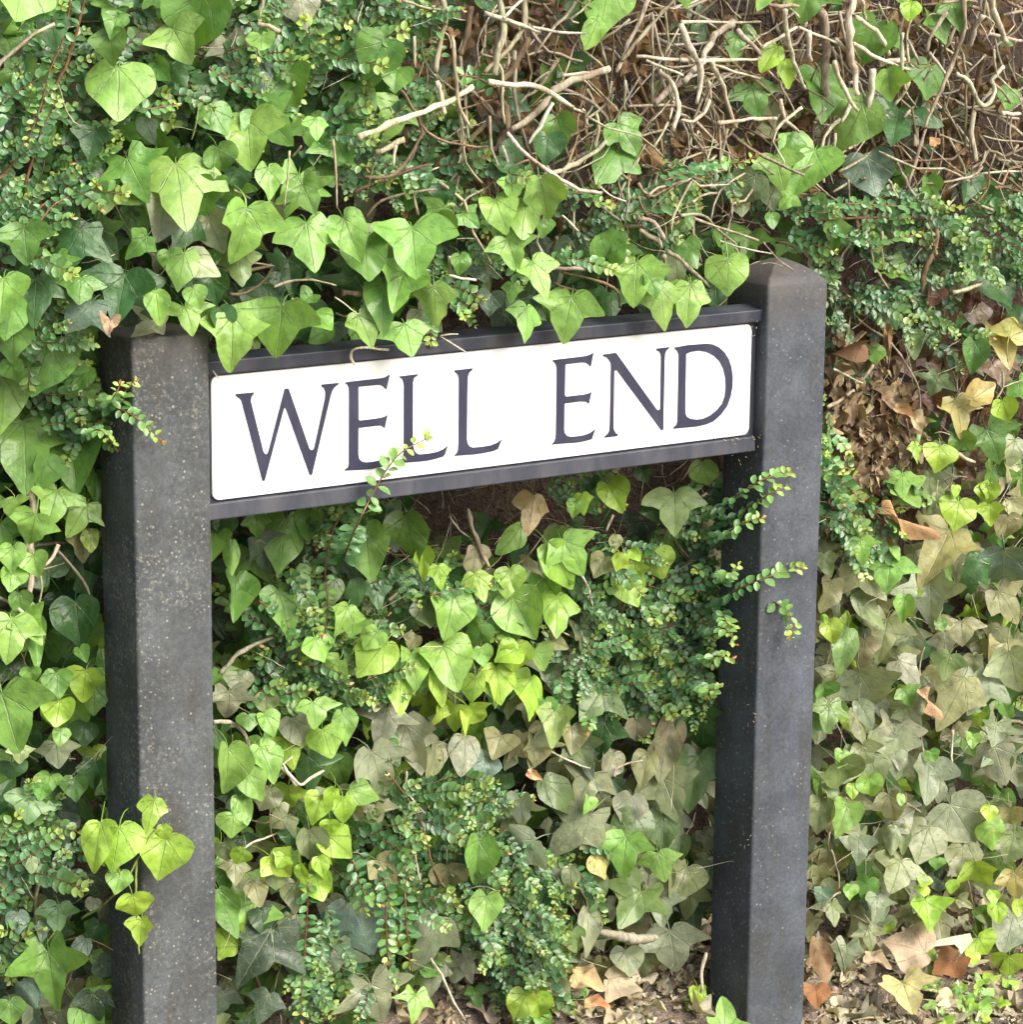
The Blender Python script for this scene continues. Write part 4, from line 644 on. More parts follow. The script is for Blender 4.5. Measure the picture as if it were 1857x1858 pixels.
# ---------------------------------------------------------------- stems that can be picked out
STEM = '''
B: 30 w 100 745 330 650 560 560 710 475; 28 w 800 445 950 460 1100 490 1260 585; 22 w 780 65 930 120 1085 185; 16 w 1040 150 1150 170 1320 185; 32 t 860 -40 875 150 850 280 830 410; 30 t 530 -30 560 100 540 250 510 390; 28 t 985 -40 990 120 940 230 780 390; 34 b 700 30 680 180 640 300; 36 b 1010 220 940 360 850 480 890 590 900 700; 36 b 900 700 850 800 770 870 700 930; 34 t 1450 380 1200 460 1080 600 930 700; 20 w 900 720 1000 830 1150 950 1300 1030 1415 1050; 24 t 1030 985 1200 920 1350 850 1440 760; 22 w 1145 560 1080 680 1020 785; 18 b 300 470 370 560 430 680 420 770 310 930 200 970 120 955; 20 b 70 1040 300 950 480 890; 30 t 190 830 340 760; 14 b 130 1180 220 1090 350 1050; 26 w 520 440 545 520 565 620; 18 t 600 200 620 400 640 580 700 690; 16 t 390 200 395 370; 16 w 300 790 280 900; 20 t 1385 620 1400 700 1380 800; 24 w 1720 390 1810 480 1840 600 1805 710; 18 t 1540 440 1540 600; 30 t 1700 560 1860 440; 14 t 1560 580 1720 570 1860 580; 18 w 1600 310 1860 330; 14 w 1660 330 1860 410; 18 t 1690 120 1690 560; 20 t 1520 330 1600 240 1750 60 1857 -30; 24 t 1690 -40 1560 240 1500 390; 18 w 1200 410 1350 395; 8 w 1320 440 1405 525; 12 b 920 740 1100 760 1240 740 1360 680; 8 w 1400 1010 1460 1060 1550 1095; 26 t 1610 1180 1700 1210 1760 1300; 22 t 1620 1250 1720 1310 1740 1350; 12 w 1200 1170 1290 1260; 18 t 1150 1460 1300 1460 1420 1470; 12 b 1160 1540 1300 1590; 20 t 1760 1380 1760 1450; 22 t 1780 1360 1857 1430; 16 w 580 1500 730 1525; 18 t 590 1400 590 1500; 30 b 0 1590 160 1600; 14 w 880 100 1000 -20; 14 t 330 5 450 40 560 60; 14 b 1200 1480 1480 1560 1510 1670; 16 b 1170 1290 1140 1360; 26 b 640 830 730 730 790 640; 16 b 750 560 850 640 900 690
C: 34 w 940 -20 910 130 920 300 950 430 960 520; 46 t 770 60 790 260 780 420 810 600; 14 w 640 150 780 210 860 240; 18 w 840 210 940 350; 22 w 950 90 1080 200 1130 300; 20 w 940 240 1060 310 1240 380; 14 t 1070 30 1110 100 1130 180; 22 w 560 60 590 250 640 400 670 490; 26 w 700 170 690 330; 18 w 430 260 630 150; 24 w 310 170 430 300; 18 w 0 120 280 120; 38 t 280 110 180 200 80 370 0 440; 34 w -10 130 60 280 110 400 90 560; 26 w 160 340 220 470 290 700; 14 w 170 350 290 390 430 430; 22 w 0 330 180 330 430 320; 20 w 150 440 150 560 80 650 0 655; 20 w 200 670 380 650 520 640; 22 w 540 540 560 640 640 720; 16 w 500 720 580 640 660 590; 18 t 130 540 200 660 210 900; 16 t 250 700 210 890; 24 w 830 330 860 450 960 610; 32 w 1040 380 1030 500 1020 630; 22 w 920 560 870 670; 14 w 780 590 730 650; 18 w 1200 180 1200 400 1220 500; 16 t 1240 220 1290 350; 10 t 1220 500 1290 600; 18 w 1240 450 1160 580; 24 t 1540 -30 1530 200 1450 400 1380 560 1320 700; 16 w 1350 290 1430 400 1460 490; 32 w 1680 -30 1720 120 1770 230; 24 w 1640 80 1600 160 1570 250; 22 w 1500 400 1570 460 1600 540 1660 570 1700 500 1690 430 1760 370; 26 t 1590 600 1580 760 1600 880; 14 b 1540 800 1480 860 1400 870 1170 880; 22 t 1270 800 1290 650 1320 560; 12 b 1420 590 1480 680 1540 800; 16 t 1500 230 1550 420 1540 800; 8 t 1640 740 1720 760 1857 770; 20 w 1750 620 1857 625; 6 t 1350 800 1480 910 1540 950; 16 t 1120 980 1180 1080; 14 t 1170 890 1230 1000 1290 1100; 12 t 910 1100 910 980; 18 b 950 1180 970 1350 1010 1510; 12 t 1030 1310 1050 1450 1130 1570; 14 t 1090 1260 1095 1450; 28 b 1390 1180 1380 1330 1330 1450 1300 1590; 18 t 1480 1590 1560 1570 1640 1530; 14 t 0 1170 120 1170 200 1250 290 1320; 14 t 70 1190 300 1270 420 1310; 8 w 210 1310 340 1350 490 1380; 12 t 290 1350 400 1500; 22 t 0 1420 150 1560; 8 t 360 1450 430 1420 540 1420 620 1480; 30 w 1070 350 1200 320; 14 t 60 1100 120 1060 190 1050; 18 w 980 0 1000 120; 22 t 430 20 640 40; 14 t 290 120 430 120; 26 b 1650 300 1590 520 1570 620; 18 t 560 -20 545 60; 30 b 800 -30 780 80; 20 t 1440 60 1350 200 1330 290
X: 50 w 160 960 180 1100 150 1280 170 1400 140 1590; 22 w 0 1520 60 1550 120 1600; 25 w 310 1240 280 1310 230 1350; 16 t 310 1280 430 1420 510 1580; 10 t 230 1370 280 1360 340 1340; 12 t 210 1390 220 1480 190 1600
J: 28 w 20 1490 120 1490 200 1550 250 1660 330 1700 430 1760 520 1870; 16 w 430 1755 500 1700; 30 t 60 1200 150 1100 280 1020 380 980; 28 t 1560 210 1590 340 1640 460 1680 560; 12 w 1450 260 1500 330 1570 380; 18 t 1080 760 1150 690 1200 590; 9 g 1040 120 1100 180 1180 262; 14 t 330 250 380 210; 10 t 1130 1000 1220 940; 10 P 1280 1040 1400 1035
V: 24 w 480 130 530 200 600 270 680 220 760 175; 16 w 230 690 300 650 420 600 530 545; 16 w 1310 180 1310 300 1380 400 1430 460; 20 w 1470 1420 1560 1570 1640 1740 1700 1830; 18 t 1360 720 1380 800 1400 900; 12 b 590 1330 640 1200
I: 14 w 560 650 620 740 650 870 670 970; 10 w 1120 430 1170 500 1225 565; 22 t 770 310 730 410; 14 w 390 1730 500 1790 630 1840; 8 t 910 1440 980 1540 1040 1630; 14 t 470 1020 600 1080
U: 16 w 880 200 890 150 980 120 1050 100; 26 w 1450 1300 1430 1420 1420 1540; 12 b 920 220 960 330 1040 310
E: 20 w 1030 1590 1030 1720 1030 1850; 6 w 210 1390 280 1540 350 1700; 14 t 820 1600 840 1720 850 1858; 12 t 820 1240 830 1130 850 1050
F: 18 t 480 560 610 660 720 740 850 920 920 1080 930 1250 900 1450; 20 w 300 930 400 980 520 1040; 30 t 590 900 500 1020; 30 t 250 1210 350 1150 450 1080; 24 t 1180 370 1280 330 1370 310; 18 t 1530 950 1540 1050 1490 1150; 30 w 1180 1540 1330 1610; 8 w 1540 1060 1610 1030 1680 1010; 20 b 240 960 330 1100 420 1060; 14 t 830 1290 850 1400 840 1500
Q: 12 t 430 1290 480 1450 510 1600; 10 t 730 980 790 1040 840 1110; 14 t 900 390 990 450; 16 t 400 700 440 850 450 960; 16 t 330 1090 420 1000 460 980; 12 t 1190 0 1200 160
A: 12 P 1575 820 1560 970 1545 1120; 12 t 1380 1430 1490 1445; 16 b 1250 1600 1340 1590 1420 1540 1480 1460; 16 t 1490 1560 1650 1520 1820 1550; 12 w 1590 1620 1650 1700; 16 t 1430 -20 1410 100; 30 w 1400 130 1520 170; 12 g 1080 580 1060 700 1040 760; 14 t 1810 760 1830 1000 1830 1130; 16 t 1590 850 1640 790; 12 b 420 1180 500 1230; 14 t 1270 1030 1360 1080
Z: 5 w 644 661 636 648 641 635 664 630 705 635 F; 3 w 799 610 825 625 847 640 F; 3 w 386 672 391 680 397 687 F; 3 w 608 540 630 555 650 571; 4 w 799 609 815 607 831 606 F; 2 t 1380 480 1400 477 1420 483 F; 3 t 1386 440 1412 470 1440 492 F
'''
SC = dict(w=(.58, .51, .43), t=(.37, .312, .25), b=(.17, .12, .082), g=(.18, .25, .08), P=(.5, .48, .28))
rs = random.Random(5)
def stem_part(pts, rad0, rad1, col, parent, n=5, sides=7, name='stem'):
    path = smooth_path(pts, n); m = len(path)
    amp = rad0 * .95
    path = [p + Vector((noise.noise(p * 60), noise.noise(p * 60 + Vector((7, 0, 0))), noise.noise(p * 60 + Vector((0, 9, 0))))) * amp for p in path]
    rads = [(rad0 + (rad1 - rad0) * k / (m - 1)) * (1 + .45 * noise.noise(path[k] * 150)) for k in range(m)]
    v, f, u = tube(path, rads, sides, .07)
    o = mesh_obj(name, v, f, M_BARK, parent); o.color = (*col, 1); return o
for line in STEM.strip().split('\n'):
    cid, rest = line.split(':', 1); ox, oy, sc = CROP[cid]
    for it in rest.split(';'):
        q = it.split(); front = q[-1] == 'F'
        if front: q = q[:-1]
        wd = float(q[0]) / sc; co = SC[q[1]]; xy = list(map(float, q[2:]))
        P = [(ox + xy[k] / sc, oy + xy[k + 1] / sc) for k in range(0, len(xy), 2)]
        dy0 = {'w': -.026, 't': -.012, 'b': .006, 'g': -.02, 'P': -.03}[q[1]] + rs.uniform(-.008, .008); dy0 += .026 if cid in 'XJVIUEFQ' else 0; dy1 = dy0 + rs.uniform(-.012, .018)
        if front: pts = [at(x, y, -.014) for x, y in P]
        else: pts = [on_hedge(x, y, dy0 + (dy1 - dy0) * k / (len(P) - 1)) for k, (x, y) in enumerate(P)]
        r = wd * .5 * mpp(pts[0]) * (1.22 if cid in 'BC' else 1.)
        stem_part(pts, r, r * rs.uniform(.6, .9), jit(co, .12, rs), ivy_of(pts[len(pts) // 2]), 4)
# the trailing shoot that carries the lime leaves across the nearer post
for P in ([(150, 1665, .03), (190, 1640, .0), (225, 1600, -.026), (250, 1560, -.030), (272, 1520, -.030), (288, 1500, -.030)],
          [(250, 1560, -.030), (246, 1600, -.028), (247, 1640, -.028), (250, 1690, -.027), (252, 1730, -.027)],
          [(225, 1600, -.026), (205, 1560, -.030), (190, 1530, -.031)]):
    pts = [at(*q) for q in P]; o = stem_part(pts, .0014, .0009, (.26, .34, .10), IVY['left'], 4, 6)
# shorter cut stems of the same ivy, hanging and crossing among the long ones
rk = random.Random(404)
for i in range(290):
    px, py = rk.uniform(740, 1880), rk.uniform(-20, 350)
    if px < 900 and py > 60 and rk.random() < .5: continue
    a = rk.gauss(1.57, .55) if rk.random() < .62 else rk.gauss(.1, .5); L = rk.uniform(50, 170); c_, s_ = math.cos(a), math.sin(a)
    dy = rk.uniform(-.018, .04); pts = [on_hedge(px + c_ * L * t + rk.gauss(0, 9), py + s_ * L * t + rk.gauss(0, 9), dy + rk.uniform(-.004, .008)) for t in (0, .35, .7, 1)]
    r = rk.uniform(2.6, 6.8) * .5 * mpp(pts[0])
    stem_part(pts, r, r * .8, jit(rk.choice((SC['w'], SC['t'], SC['t'], (.26, .18, .12))), .15, rk), ivy_of(pts[1]), 2, 6)
# the tangle of brown twigs behind, and fine rootlets under the sign
tang = {k: Stuff() for k in IVY}
def twig(p, d, L, r, col, st, wig=.5, seg=6, sides=4):
    pts = [p.copy()]; d = d.normalized()
    for k in range(seg):
        d = (d + Vector((rs.gauss(0, wig), rs.gauss(0, wig * .5), rs.gauss(0, wig))) * .4).normalized(); p = p + d * (L / seg); pts.append(p.copy())
    st.add(tube(pts, [r * (1 - .45 * k / seg) for k in range(seg + 1)], sides), Matrix.Identity(4), col, 1)
for i in range(6800):
    X, Z = rs.uniform(X0, X1), rs.uniform(Z0, Z1)
    wood = sstep(.26, .42, X) * sstep(.17, .30, Z)
    under = sstep(-.20, -.06, Z) * (1 - sstep(.0, .06, Z)) * sstep(.15, .3, X)
    litter = sstep(.80, .86, X) * (1 - sstep(.12, .18, Z)) * sstep(-.22, -.05, Z) * (1 - sstep(1.05, 1.2, X))
    if rs.random() > .16 + .72 * wood + 1.0 * under + .6 * litter: continue
    p = Vector((X, hedge_y(X, Z) + (.012 if wood > .5 else .02) + rs.random() ** 1.2 * .13, Z))
    if blocked(p, .012) or Z < ground_z(X, p.y): continue
    thick = rs.random() < (.5 if wood > .3 else .12)
    col = jit(rs.choice(((.33, .27, .21), (.25, .19, .14), (.165, .12, .085), (.46, .40, .33))), .2, rs)
    d = Vector((rs.gauss(0, .6), rs.gauss(0, .3), -1 if rs.random() < .7 else .4))
    if wood > .5: col = tuple(c * .85 for c in col)
    if rs.random() < .35: d = Vector((1, rs.gauss(0, .3), rs.gauss(0, .5)))
    if under > .5: L, r = rs.uniform(.03, .08), rs.uniform(.0004, .0010)
    elif thick: L, r = rs.uniform(.05, .13), rs.uniform(.0014, .0034)
    else: L, r = rs.uniform(.03, .10), rs.uniform(.0005, .0013)
    if p.x > .68 and p.x < .84 and p.z < .25 and p.y < .1: continue
    if p.z < .2 and p.z > -.05 and p.y < .05 and 0 < p.x < .72: continue
    if Z < .36 and -.12 < X < .84 and p.y < .045: p.y += .06
    twig(p, d, L, r, col, tang[key_of[ivy_of(p).name]], .5)
for i in range(520):                             # loose straw coloured fibres lying on the foliage
    X, Z = rs.uniform(-.2, 1.35), rs.uniform(-.8, .6); p = Vector((X, hedge_y(X, Z) + rs.uniform(-.012, .03), Z))
    if blocked(p, .05) or Z < ground_z(X, p.y): continue
    if p.y < .09 and ((-.14 < X < .03) or (.68 < X < .84)) and Z < .2: continue
    if -.05 < Z < .2 and -.02 < X < .73: continue
    twig(p, Vector((rs.gauss(0, 1), rs.gauss(0, .2), rs.gauss(0, 1))), rs.uniform(.02, .07), rs.uniform(.0003, .0006), jit((.55, .48, .38), .2, rs), tang[key_of[ivy_of(p).name]], .35, 5, 3)
for k, s in tang.items(): s.build('twig_tangle', M_BARK, IVY[k])

# ---------------------------------------------------------------- small leaved shrub shoots
SG = (.085, .200, .075); SL = (.185, .335, .085); SY = (.34, .44, .10); SOr = (.46, .27, .12); SRED = (.20, .085, .05)
rp = random.Random(21)
LV = [(0, 0, 0), (.20, .15, .04), (.33, .38, .09), (.33, .62, .09), (.19, .86, .02), (0, 1, -.06), (-.19, .86, .02), (-.33, .62, .09), (-.33, .38, .09), (-.20, .15, .04), (0, .5, -.03)]
LF = [(10, k, (k + 1) % 10) for k in range(10)]
def sprig_data(path, nrm, leaf, spacing, rnd, r0=.0009, tipcol=SY, density=1., orange=.4, scale_tip=.55):
    """a shoot: thin stem along path with opposite pairs of small oval leaves; returns verts, faces, uvs, tints"""
    n = len(path); v, f, u = tube(path, [r0 * (1 - .5 * k / (n - 1)) for k in range(n)], 4)
    t = [(*SRED, 1)] * len(v)
    cum = [0.]
    for k in range(1, n): cum.append(cum[-1] + (path[k] - path[k - 1]).length)
    tot = cum[-1]; s = spacing * .5; k = 0; alt = 0
    while s < tot:
        while k < n - 2 and cum[k + 1] < s: k += 1
        a = (s - cum[k]) / max(1e-6, cum[k + 1] - cum[k]); p = path[k].lerp(path[k + 1], a); d = (path[k + 1] - path[k]).normalized()
        fr = s / tot; side = d.cross(nrm).normalized(); up = side.cross(d)
        ang = alt % 2 * rnd.uniform(.5, 1.1)
        for sg in (1, -1):
            if rnd.random() > density: continue
            sd = (side * math.cos(ang) + up * math.sin(ang)) * sg
            ld = (d * rnd.uniform(.35, .75) + sd + Vector((rnd.gauss(0, .2),) * 3) * .4).normalized()
            ln = (nrm + Vector((rnd.gauss(0, .3), rnd.gauss(0, .3), rnd.gauss(0, .3) + .25))).normalized()
            L = leaf * rnd.uniform(.8, 1.15) * (1 if fr < .85 else scale_tip + .2)
            M = leaf_frame(p + sd * r0, ln, ld, L, rnd.uniform(.85, 1.1)); b = len(v)
            v += [tuple(M @ Vector(q)) for q in LV]; f += [tuple(i + b for i in q) for q in LF]; u += [(q[0], q[1]) for q in LV]
            w = sstep(.45, 1., fr); base = jit(SG, .25, rnd); c = tuple(base[i] * (1 - w) + SL[i] * w for i in range(3))
            if fr > .9: c = tuple(c[i] * .4 + tipcol[i] * .6 for i in range(3))
            t += [(*c, 0)] * len(LV)
        s += spacing * rnd.uniform(.8, 1.2); alt += 1
    # tuft at the tip
    d = (path[-1] - path[-2]).normalized()
    for q in range(4):
        ln = Vector((rnd.gauss(0, 1), rnd.gauss(0, 1), rnd.gauss(0, 1))).normalized()
        ld = (d + Vector((rnd.gauss(0, .5), rnd.gauss(0, .5), rnd.gauss(0, .5)))).normalized()
        M = leaf_frame(path[-1], ln, ld, leaf * scale_tip, .8); b = len(v)
        v += [tuple(M @ Vector(q)) for q in LV]; f += [tuple(i + b for i in q) for q in LF]; u += [(q[0], q[1]) for q in LV]
        c = SOr if rnd.random() < orange else tipcol; t += [(*jit(c, .15, rnd), 0)] * len(LV)
    return v, f, u, t
SPR = []
for k in range(12):
    L = rp.uniform(.045, .095); P = [Vector((0, 0, 0))]; d = Vector((0, 1, 0)); b = Vector((rp.gauss(0, .22), 0, rp.gauss(0, .22)))
    for i in range(6): d = (d + b * .35 + Vector((rp.gauss(0, .1), 0, rp.gauss(0, .1)))).normalized(); P.append(P[-1] + d * L / 6)
    da = sprig_data(P, Vector((0, 0, 1)), rp.uniform(.0115, .0145), .0088, rp, .0008, orange=.12)
    me = bpy.data.meshes.new('sprig'); me.from_pydata(da[0], [], da[1]); finish(me, M_SMALL, True, da[2], da[3]); SPR.append((me, da))
# where the shrub shows in the photograph: x, y, radius x, radius y (photo pixels), shoots, shrub, extra depth, brightness, growth direction (px)
AREAS = '''
60 210 100 230 90 a -.02 1.15 .3 -1|30 420 60 60 24 a -.015 1.1 1 -.3|180 60 120 90 50 a .0 .9 .2 -1|330 190 110 90 34 a .0 .9 1 .1|130 300 80 60 26 a -.01 1.1 .8 -.4
330 60 90 60 20 a .01 .8 .5 -1|430 170 80 60 26 a -.008 1.05 1 .2|560 60 120 80 56 b -.012 1.05 .5 -.6|640 160 90 140 60 b -.012 1.1 .2 -.4|730 40 60 50 20 b -.01 1.1 1 -.2
640 290 60 70 24 b .0 1. .4 .3|760 150 60 30 10 b -.01 1.1 1 0|820 280 75 60 34 b -.01 .9 .3 -1|770 330 90 60 26 b .0 .9 .5 .5|560 180 60 60 14 b .0 .9 .2 -1
860 460 90 70 22 b .0 1.2 .5 .5|840 540 60 40 12 b .0 1.3 .3 1|1080 370 90 50 30 c -.004 .9 .8 -.2|1190 350 70 50 28 c -.002 .9 1 -.1|1060 450 70 30 10 c .0 1.2 1 0
1290 320 60 30 12 c -.006 1. 1 -.3|1400 380 60 25 10 c .0 1. 1 0|1560 375 110 22 26 c -.012 1.1 1 0|1700 385 120 40 40 c -.008 1. .8 .1|1800 430 90 70 54 c -.004 1. .5 .3
1500 440 70 40 20 c .0 .9 .5 .5|1620 430 90 40 26 c .0 .9 .8 .2|1560 500 70 60 34 c .0 .8 .5 .3|1650 560 90 50 34 c .004 .8 .4 .4|1740 500 100 50 34 c .004 .85 .3 -.4
1520 560 50 40 18 c .0 .7 .3 .6|1700 590 60 30 14 c .0 1. .5 .2|1840 360 40 60 20 c .0 1. .5 -.5|1180 430 60 30 10 c .01 .8 .5 .3
1290 940 60 70 30 d -.012 1.05 .8 -.3|1340 900 50 40 18 d -.016 1.1 1 -.3|1180 1080 110 90 64 d -.004 .85 .5 .2|1260 1130 60 90 44 d -.004 .9 .6 .3|1200 1210 130 70 84 d -.006 .95 .5 .6
1100 1180 80 60 34 d -.002 .85 .2 -.5|1060 1240 60 40 18 d .0 .85 -.3 .4|1310 1080 40 40 14 d -.02 1. 1 -.1|1060 890 60 25 12 d .0 .9 .6 -.4|1230 1270 70 30 18 d -.004 .95 .3 .6
600 960 40 90 22 g -.01 .95 -.2 1|560 1090 30 80 16 g -.008 .95 -.1 1|650 920 30 50 8 g -.01 1.1 .5 -1|550 1200 60 60 24 g -.006 .95 .3 -.4|630 1250 70 50 30 g -.006 .95 .6 -.4
700 1080 70 50 14 g .0 .95 .6 -.4|800 1070 70 40 12 g -.004 1.2 1 -.1|500 1130 50 60 12 g -.008 1. -.7 -.6|480 1250 50 40 10 g .0 1.1 .4 -.4
820 1450 110 50 70 e -.008 1. .9 -.1|740 1500 90 60 54 e -.006 .95 .3 -.6|800 1540 90 60 54 e -.006 1. .6 .3|700 1620 70 60 40 e -.008 .85 .2 .4|760 1600 90 60 40 e -.006 .9 .8 .4
950 1590 70 60 50 e -.010 .95 .4 .5|990 1660 70 60 54 e -.012 .95 .5 .3|930 1720 80 70 66 e -.012 .9 .4 .5|870 1650 80 60 34 e -.008 .95 .9 .5|600 1730 50 60 34 e -.010 .95 -.2 .8
570 1800 50 70 36 e -.012 1. -.1 .9|640 1790 50 60 26 e -.010 .9 .3 .7|1000 1530 60 30 12 e .0 .95 .6 .2|1070 1545 40 20 8 e -.006 1.1 1 -.2|960 1780 60 40 26 e -.010 .85 .2 .8|680 1720 60 40 18 e -.004 .8 .2 .8
860 1560 90 60 16 e .004 .8 .9 .5|1040 1590 40 40 12 e -.004 .9 .5 .5
130 735 50 50 34 f -.012 .95 .8 -.2|180 770 40 30 24 f -.014 1. .9 .3|60 600 60 40 10 f .0 .85 .5 -.5|190 705 30 20 10 f -.018 1.1 .9 -.8|30 1620 60 120 24 f .0 .95 .2 -1|90 1520 60 70 14 f .0 .9 .4 -.7
1520 900 50 60 30 d .0 .75 .6 .3|1560 960 60 60 24 d .0 .8 .6 .3|1500 770 25 30 8 d -.006 1.4 .8 .2|1510 840 30 30 8 d -.004 1.3 .6 .3|1640 870 40 40 6 d .0 1. .5 .3|1100 1000 60 40 8 d .004 .8 .5 .3
'''
sfill = {k: Stuff() for k in SHRUB}
sp = random.Random(9); sprigs = []
for part in AREAS.replace('\n', '|').split('|'):
    q = part.split()
    if not q: continue
    cx, cy, rx, ry = map(float, q[:4]); sk = q[5]; n = int(int(q[4]) * dict(a=.50, b=.48, c=.42, d=.85, e=.45, f=1.2, g=.8)[sk]); dy, br, gx_, gy_ = map(float, q[6:]); br *= dict(d=1.2, a=1.05, f=1.15).get(sk, 1.); dy -= dict(d=.010, f=.010, a=-.006 if cx > 200 else 0., b=-.006, e=-.004).get(sk, 0.)
    for i in range(n):
        a = sp.uniform(0, 6.283); rr_ = math.sqrt(sp.random()); px, py = cx + rx * rr_ * math.cos(a), cy + ry * rr_ * math.sin(a)
        dep = sp.random() ** 1.4 * .045
        p = on_hedge(px, py, dy + dep)
        if blocked(p, .012) or p.z < ground_z(p.x, p.y): continue
        if 185 < px < 398 and py > 600 and sk not in 'f': continue
        g = Vector((gx_ * .85, -.35 - abs(sp.gauss(0, .35)), -gy_)).normalized()
        g = (g + Vector((sp.gauss(0, .42), sp.gauss(0, .15), sp.gauss(0, .42)))).normalized()
        nrm = face_normal(sp, .35, .35); vi = sp.randrange(len(SPR)); s = sp.uniform(.5, .95)
        M = leaf_frame(p - g * .03 * s, nrm, g, s, 1.)
        sprigs.append((dep, sk, vi, M, br * sp.uniform(.75, 1.2)))
sprigs.sort(key=lambda t: t[0])
for dep, sk, vi, M, br in sprigs:
    par = SHRUB[sk]; me, da = SPR[vi]
    if COUNT.get((par.name, 'sprig'), 0) < 280: add_part(me, 'sprig', M, par, (br, br, br * sp.uniform(.85, 1.15)), 1)
    else:
        s = sfill[sk]; b = len(s.v); s.v += [tuple(M @ Vector(x)) for x in da[0]]; s.f += [tuple(i + b for i in x) for x in da[1]]; s.u += da[2]
        s.t += [(t[0] * br, t[1] * br, t[2] * br, 0) for t in da[3]]
for k, s in sfill.items(): s.build('foliage', M_SMALL, SHRUB[k])
# single shoots traced where they stand clear of the mass: leaf size px, Y, points
SHOOT = '''
g 24 -.028 625 1010 645 960 672 905 700 855 730 820 772 797
f 20 -.030 120 745 170 735 215 742 250 760 275 785 294 800
f 20 -.030 185 760 215 735 228 708 245 692|f 19 -.034 175 750 205 722 218 698
f 19 -.026 140 790 180 780 205 803
d 19 -.024 1270 945 1330 905 1385 870 1440 856|d 19 -.028 1290 960 1350 925 1400 895 1424 884|d 18 -.022 1280 985 1320 965 1360 945 1384 940
d 21 -.026 1275 1110 1330 1075 1390 1048 1455 1030|d 20 -.030 1320 1078 1370 1080 1415 1098 1440 1128 1437 1155|d 19 -.024 1300 1060 1325 1040 1340 1026
d 18 -.018 1260 1200 1300 1190 1330 1195|d 18 -.018 1240 1240 1290 1252 1306 1246|d 18 -.022 1270 1150 1315 1140 1333 1168|d 18 -.020 1300 1090 1320 1130 1332 1136
c 19 0 1200 330 1245 315 1300 300 1340 295 1372 285|c 18 0 1500 372 1560 370 1640 375 1700 372 1745 378|c 18 .03 1505 420 1540 432 1600 438 1670 425
b 19 0 900 160 862 140 830 138|b 17 0 950 310 1000 340 1050 352 1110 375|b 18 .02 800 110 790 30 770 20
e 22 0 700 1600 700 1650 702 1700 705 1742|e 22 0 735 1620 738 1680 742 1720 744 1750|e 19 .05 560 1600 555 1700 548 1790 546 1850|e 19 .05 640 1560 660 1620 690 1640
a 20 -.01 130 -5 115 70 90 130 75 190 50 260|a 19 -.01 60 420 100 370 150 350 175 335|a 19 0 200 205 250 200 290 195 320 190|a 18 0 380 125 430 155 480 175 510 178
g 19 .08 640 900 605 960 590 1030 595 1090 590 1150|g 19 .08 470 1090 500 1115 530 1150 545 1200|g 18 .07 780 1080 830 1068 885 1062
'''
for line in SHOOT.strip().replace('\n', '|').split('|'):
    q = line.split(); sk = q[0]; lf = float(q[1]); Y = float(q[2]); xy = list(map(float, q[3:]))
    P = []
    m = len(xy) // 2
    for k in range(m):
        x, y = xy[2 * k], xy[2 * k + 1]; h = on_hedge(x, y, 0.)
        if Y < 0 and sk in 'gfd':
            t = sstep(0, .55, k / (m - 1)) if sk != 'g' else sstep(0, .22, k / (m - 1)); hp = min(h.y, .09) if sk != 'g' else h.y; P.append(at(x, y, hp * (1 - t) + Y * t))
        else: P.append(on_hedge(x, y, -.012))
    P = smooth_path(P, 4); lm = lf * mpp(P[0])
    v, f, u, t = sprig_data(P, (C_POS - P[0]).normalized() * .7 + Vector((0, 0, .5)), lm, lm * .78, sp, .0012, orange=.6)
    t = [(min(1, c[0] * 1.2), min(1, c[1] * 1.2), c[2] * 1.1, c[3]) for c in t]
    o = mesh_obj('sprig', v, f, M_SMALL, SHRUB[sk], True, u, t)
RED = (.19, .085, .055)
for sk, w, pts in (('a', 7, (155, -10, 124, 107, 90, 180, 47, 334)), ('a', 6, (-5, 435, 53, 390, 95, 364, 180, 340)), ('a', 5, (70, 190, 20, 300, -10, 330)), ('a', 4, (400, 130, 450, 160, 520, 200)),
                   ('c', 5, (1480, 400, 1600, 395, 1750, 400)), ('d', 4, (1180, 1150, 1250, 1120, 1330, 1080)), ('e', 4, (700, 1400, 760, 1480, 800, 1600, 900, 1700))):
    P = [on_hedge(pts[k], pts[k + 1], -.006 + .01 * (k > 0)) for k in range(0, len(pts), 2)]
    stem_part(P, w * .5 * mpp(P[0]), w * .4 * mpp(P[0]), RED, SHRUB[sk], 5, name='branch')

# ---------------------------------------------------------------- dead leaves one could pick off or up
def px_leaf(name, kd, bx, by, tx, ty, w, col, label, cat, Y=None, dy=0., seed=0, tilt=None, al=.4):
    rnd = random.Random(seed); mx, my = (bx + tx) / 2, (by + ty) / 2
    p = at(mx, my, Y) if Y is not None else on_hedge(mx, my, dy)
    nrm = Vector(tilt).normalized() if tilt else face_normal(rnd, .25, .3)
    def hit(px, py):
        v = C_DIR * F_PX + C_RGT * (px - 928.5) - C_UP * (py - 929.0)
        return C_POS + v * ((p - C_POS).dot(nrm) / v.dot(nrm))
    B_, T_ = hit(bx, by), hit(tx, ty)
    M = leaf_frame(B_, nrm, T_ - B_, (T_ - B_).length, w)
    o = bpy.data.objects.new(name, LEAF_ME[kd, True, rnd.randrange(4)]); o.color = (*jit(col, .08, rnd), al); place(o, M)
    return tag(o, label, cat, 'fallen leaves')
FN = (-.30, -.55, .75)
px_leaf('dead_leaf', 'o', 1602, 919, 1696, 989, .36, (.46, .27, .155), 'long narrow pinkish tan dead leaf caught in the ivy right of the farther post', 'dead leaf', dy=-.03, seed=1)
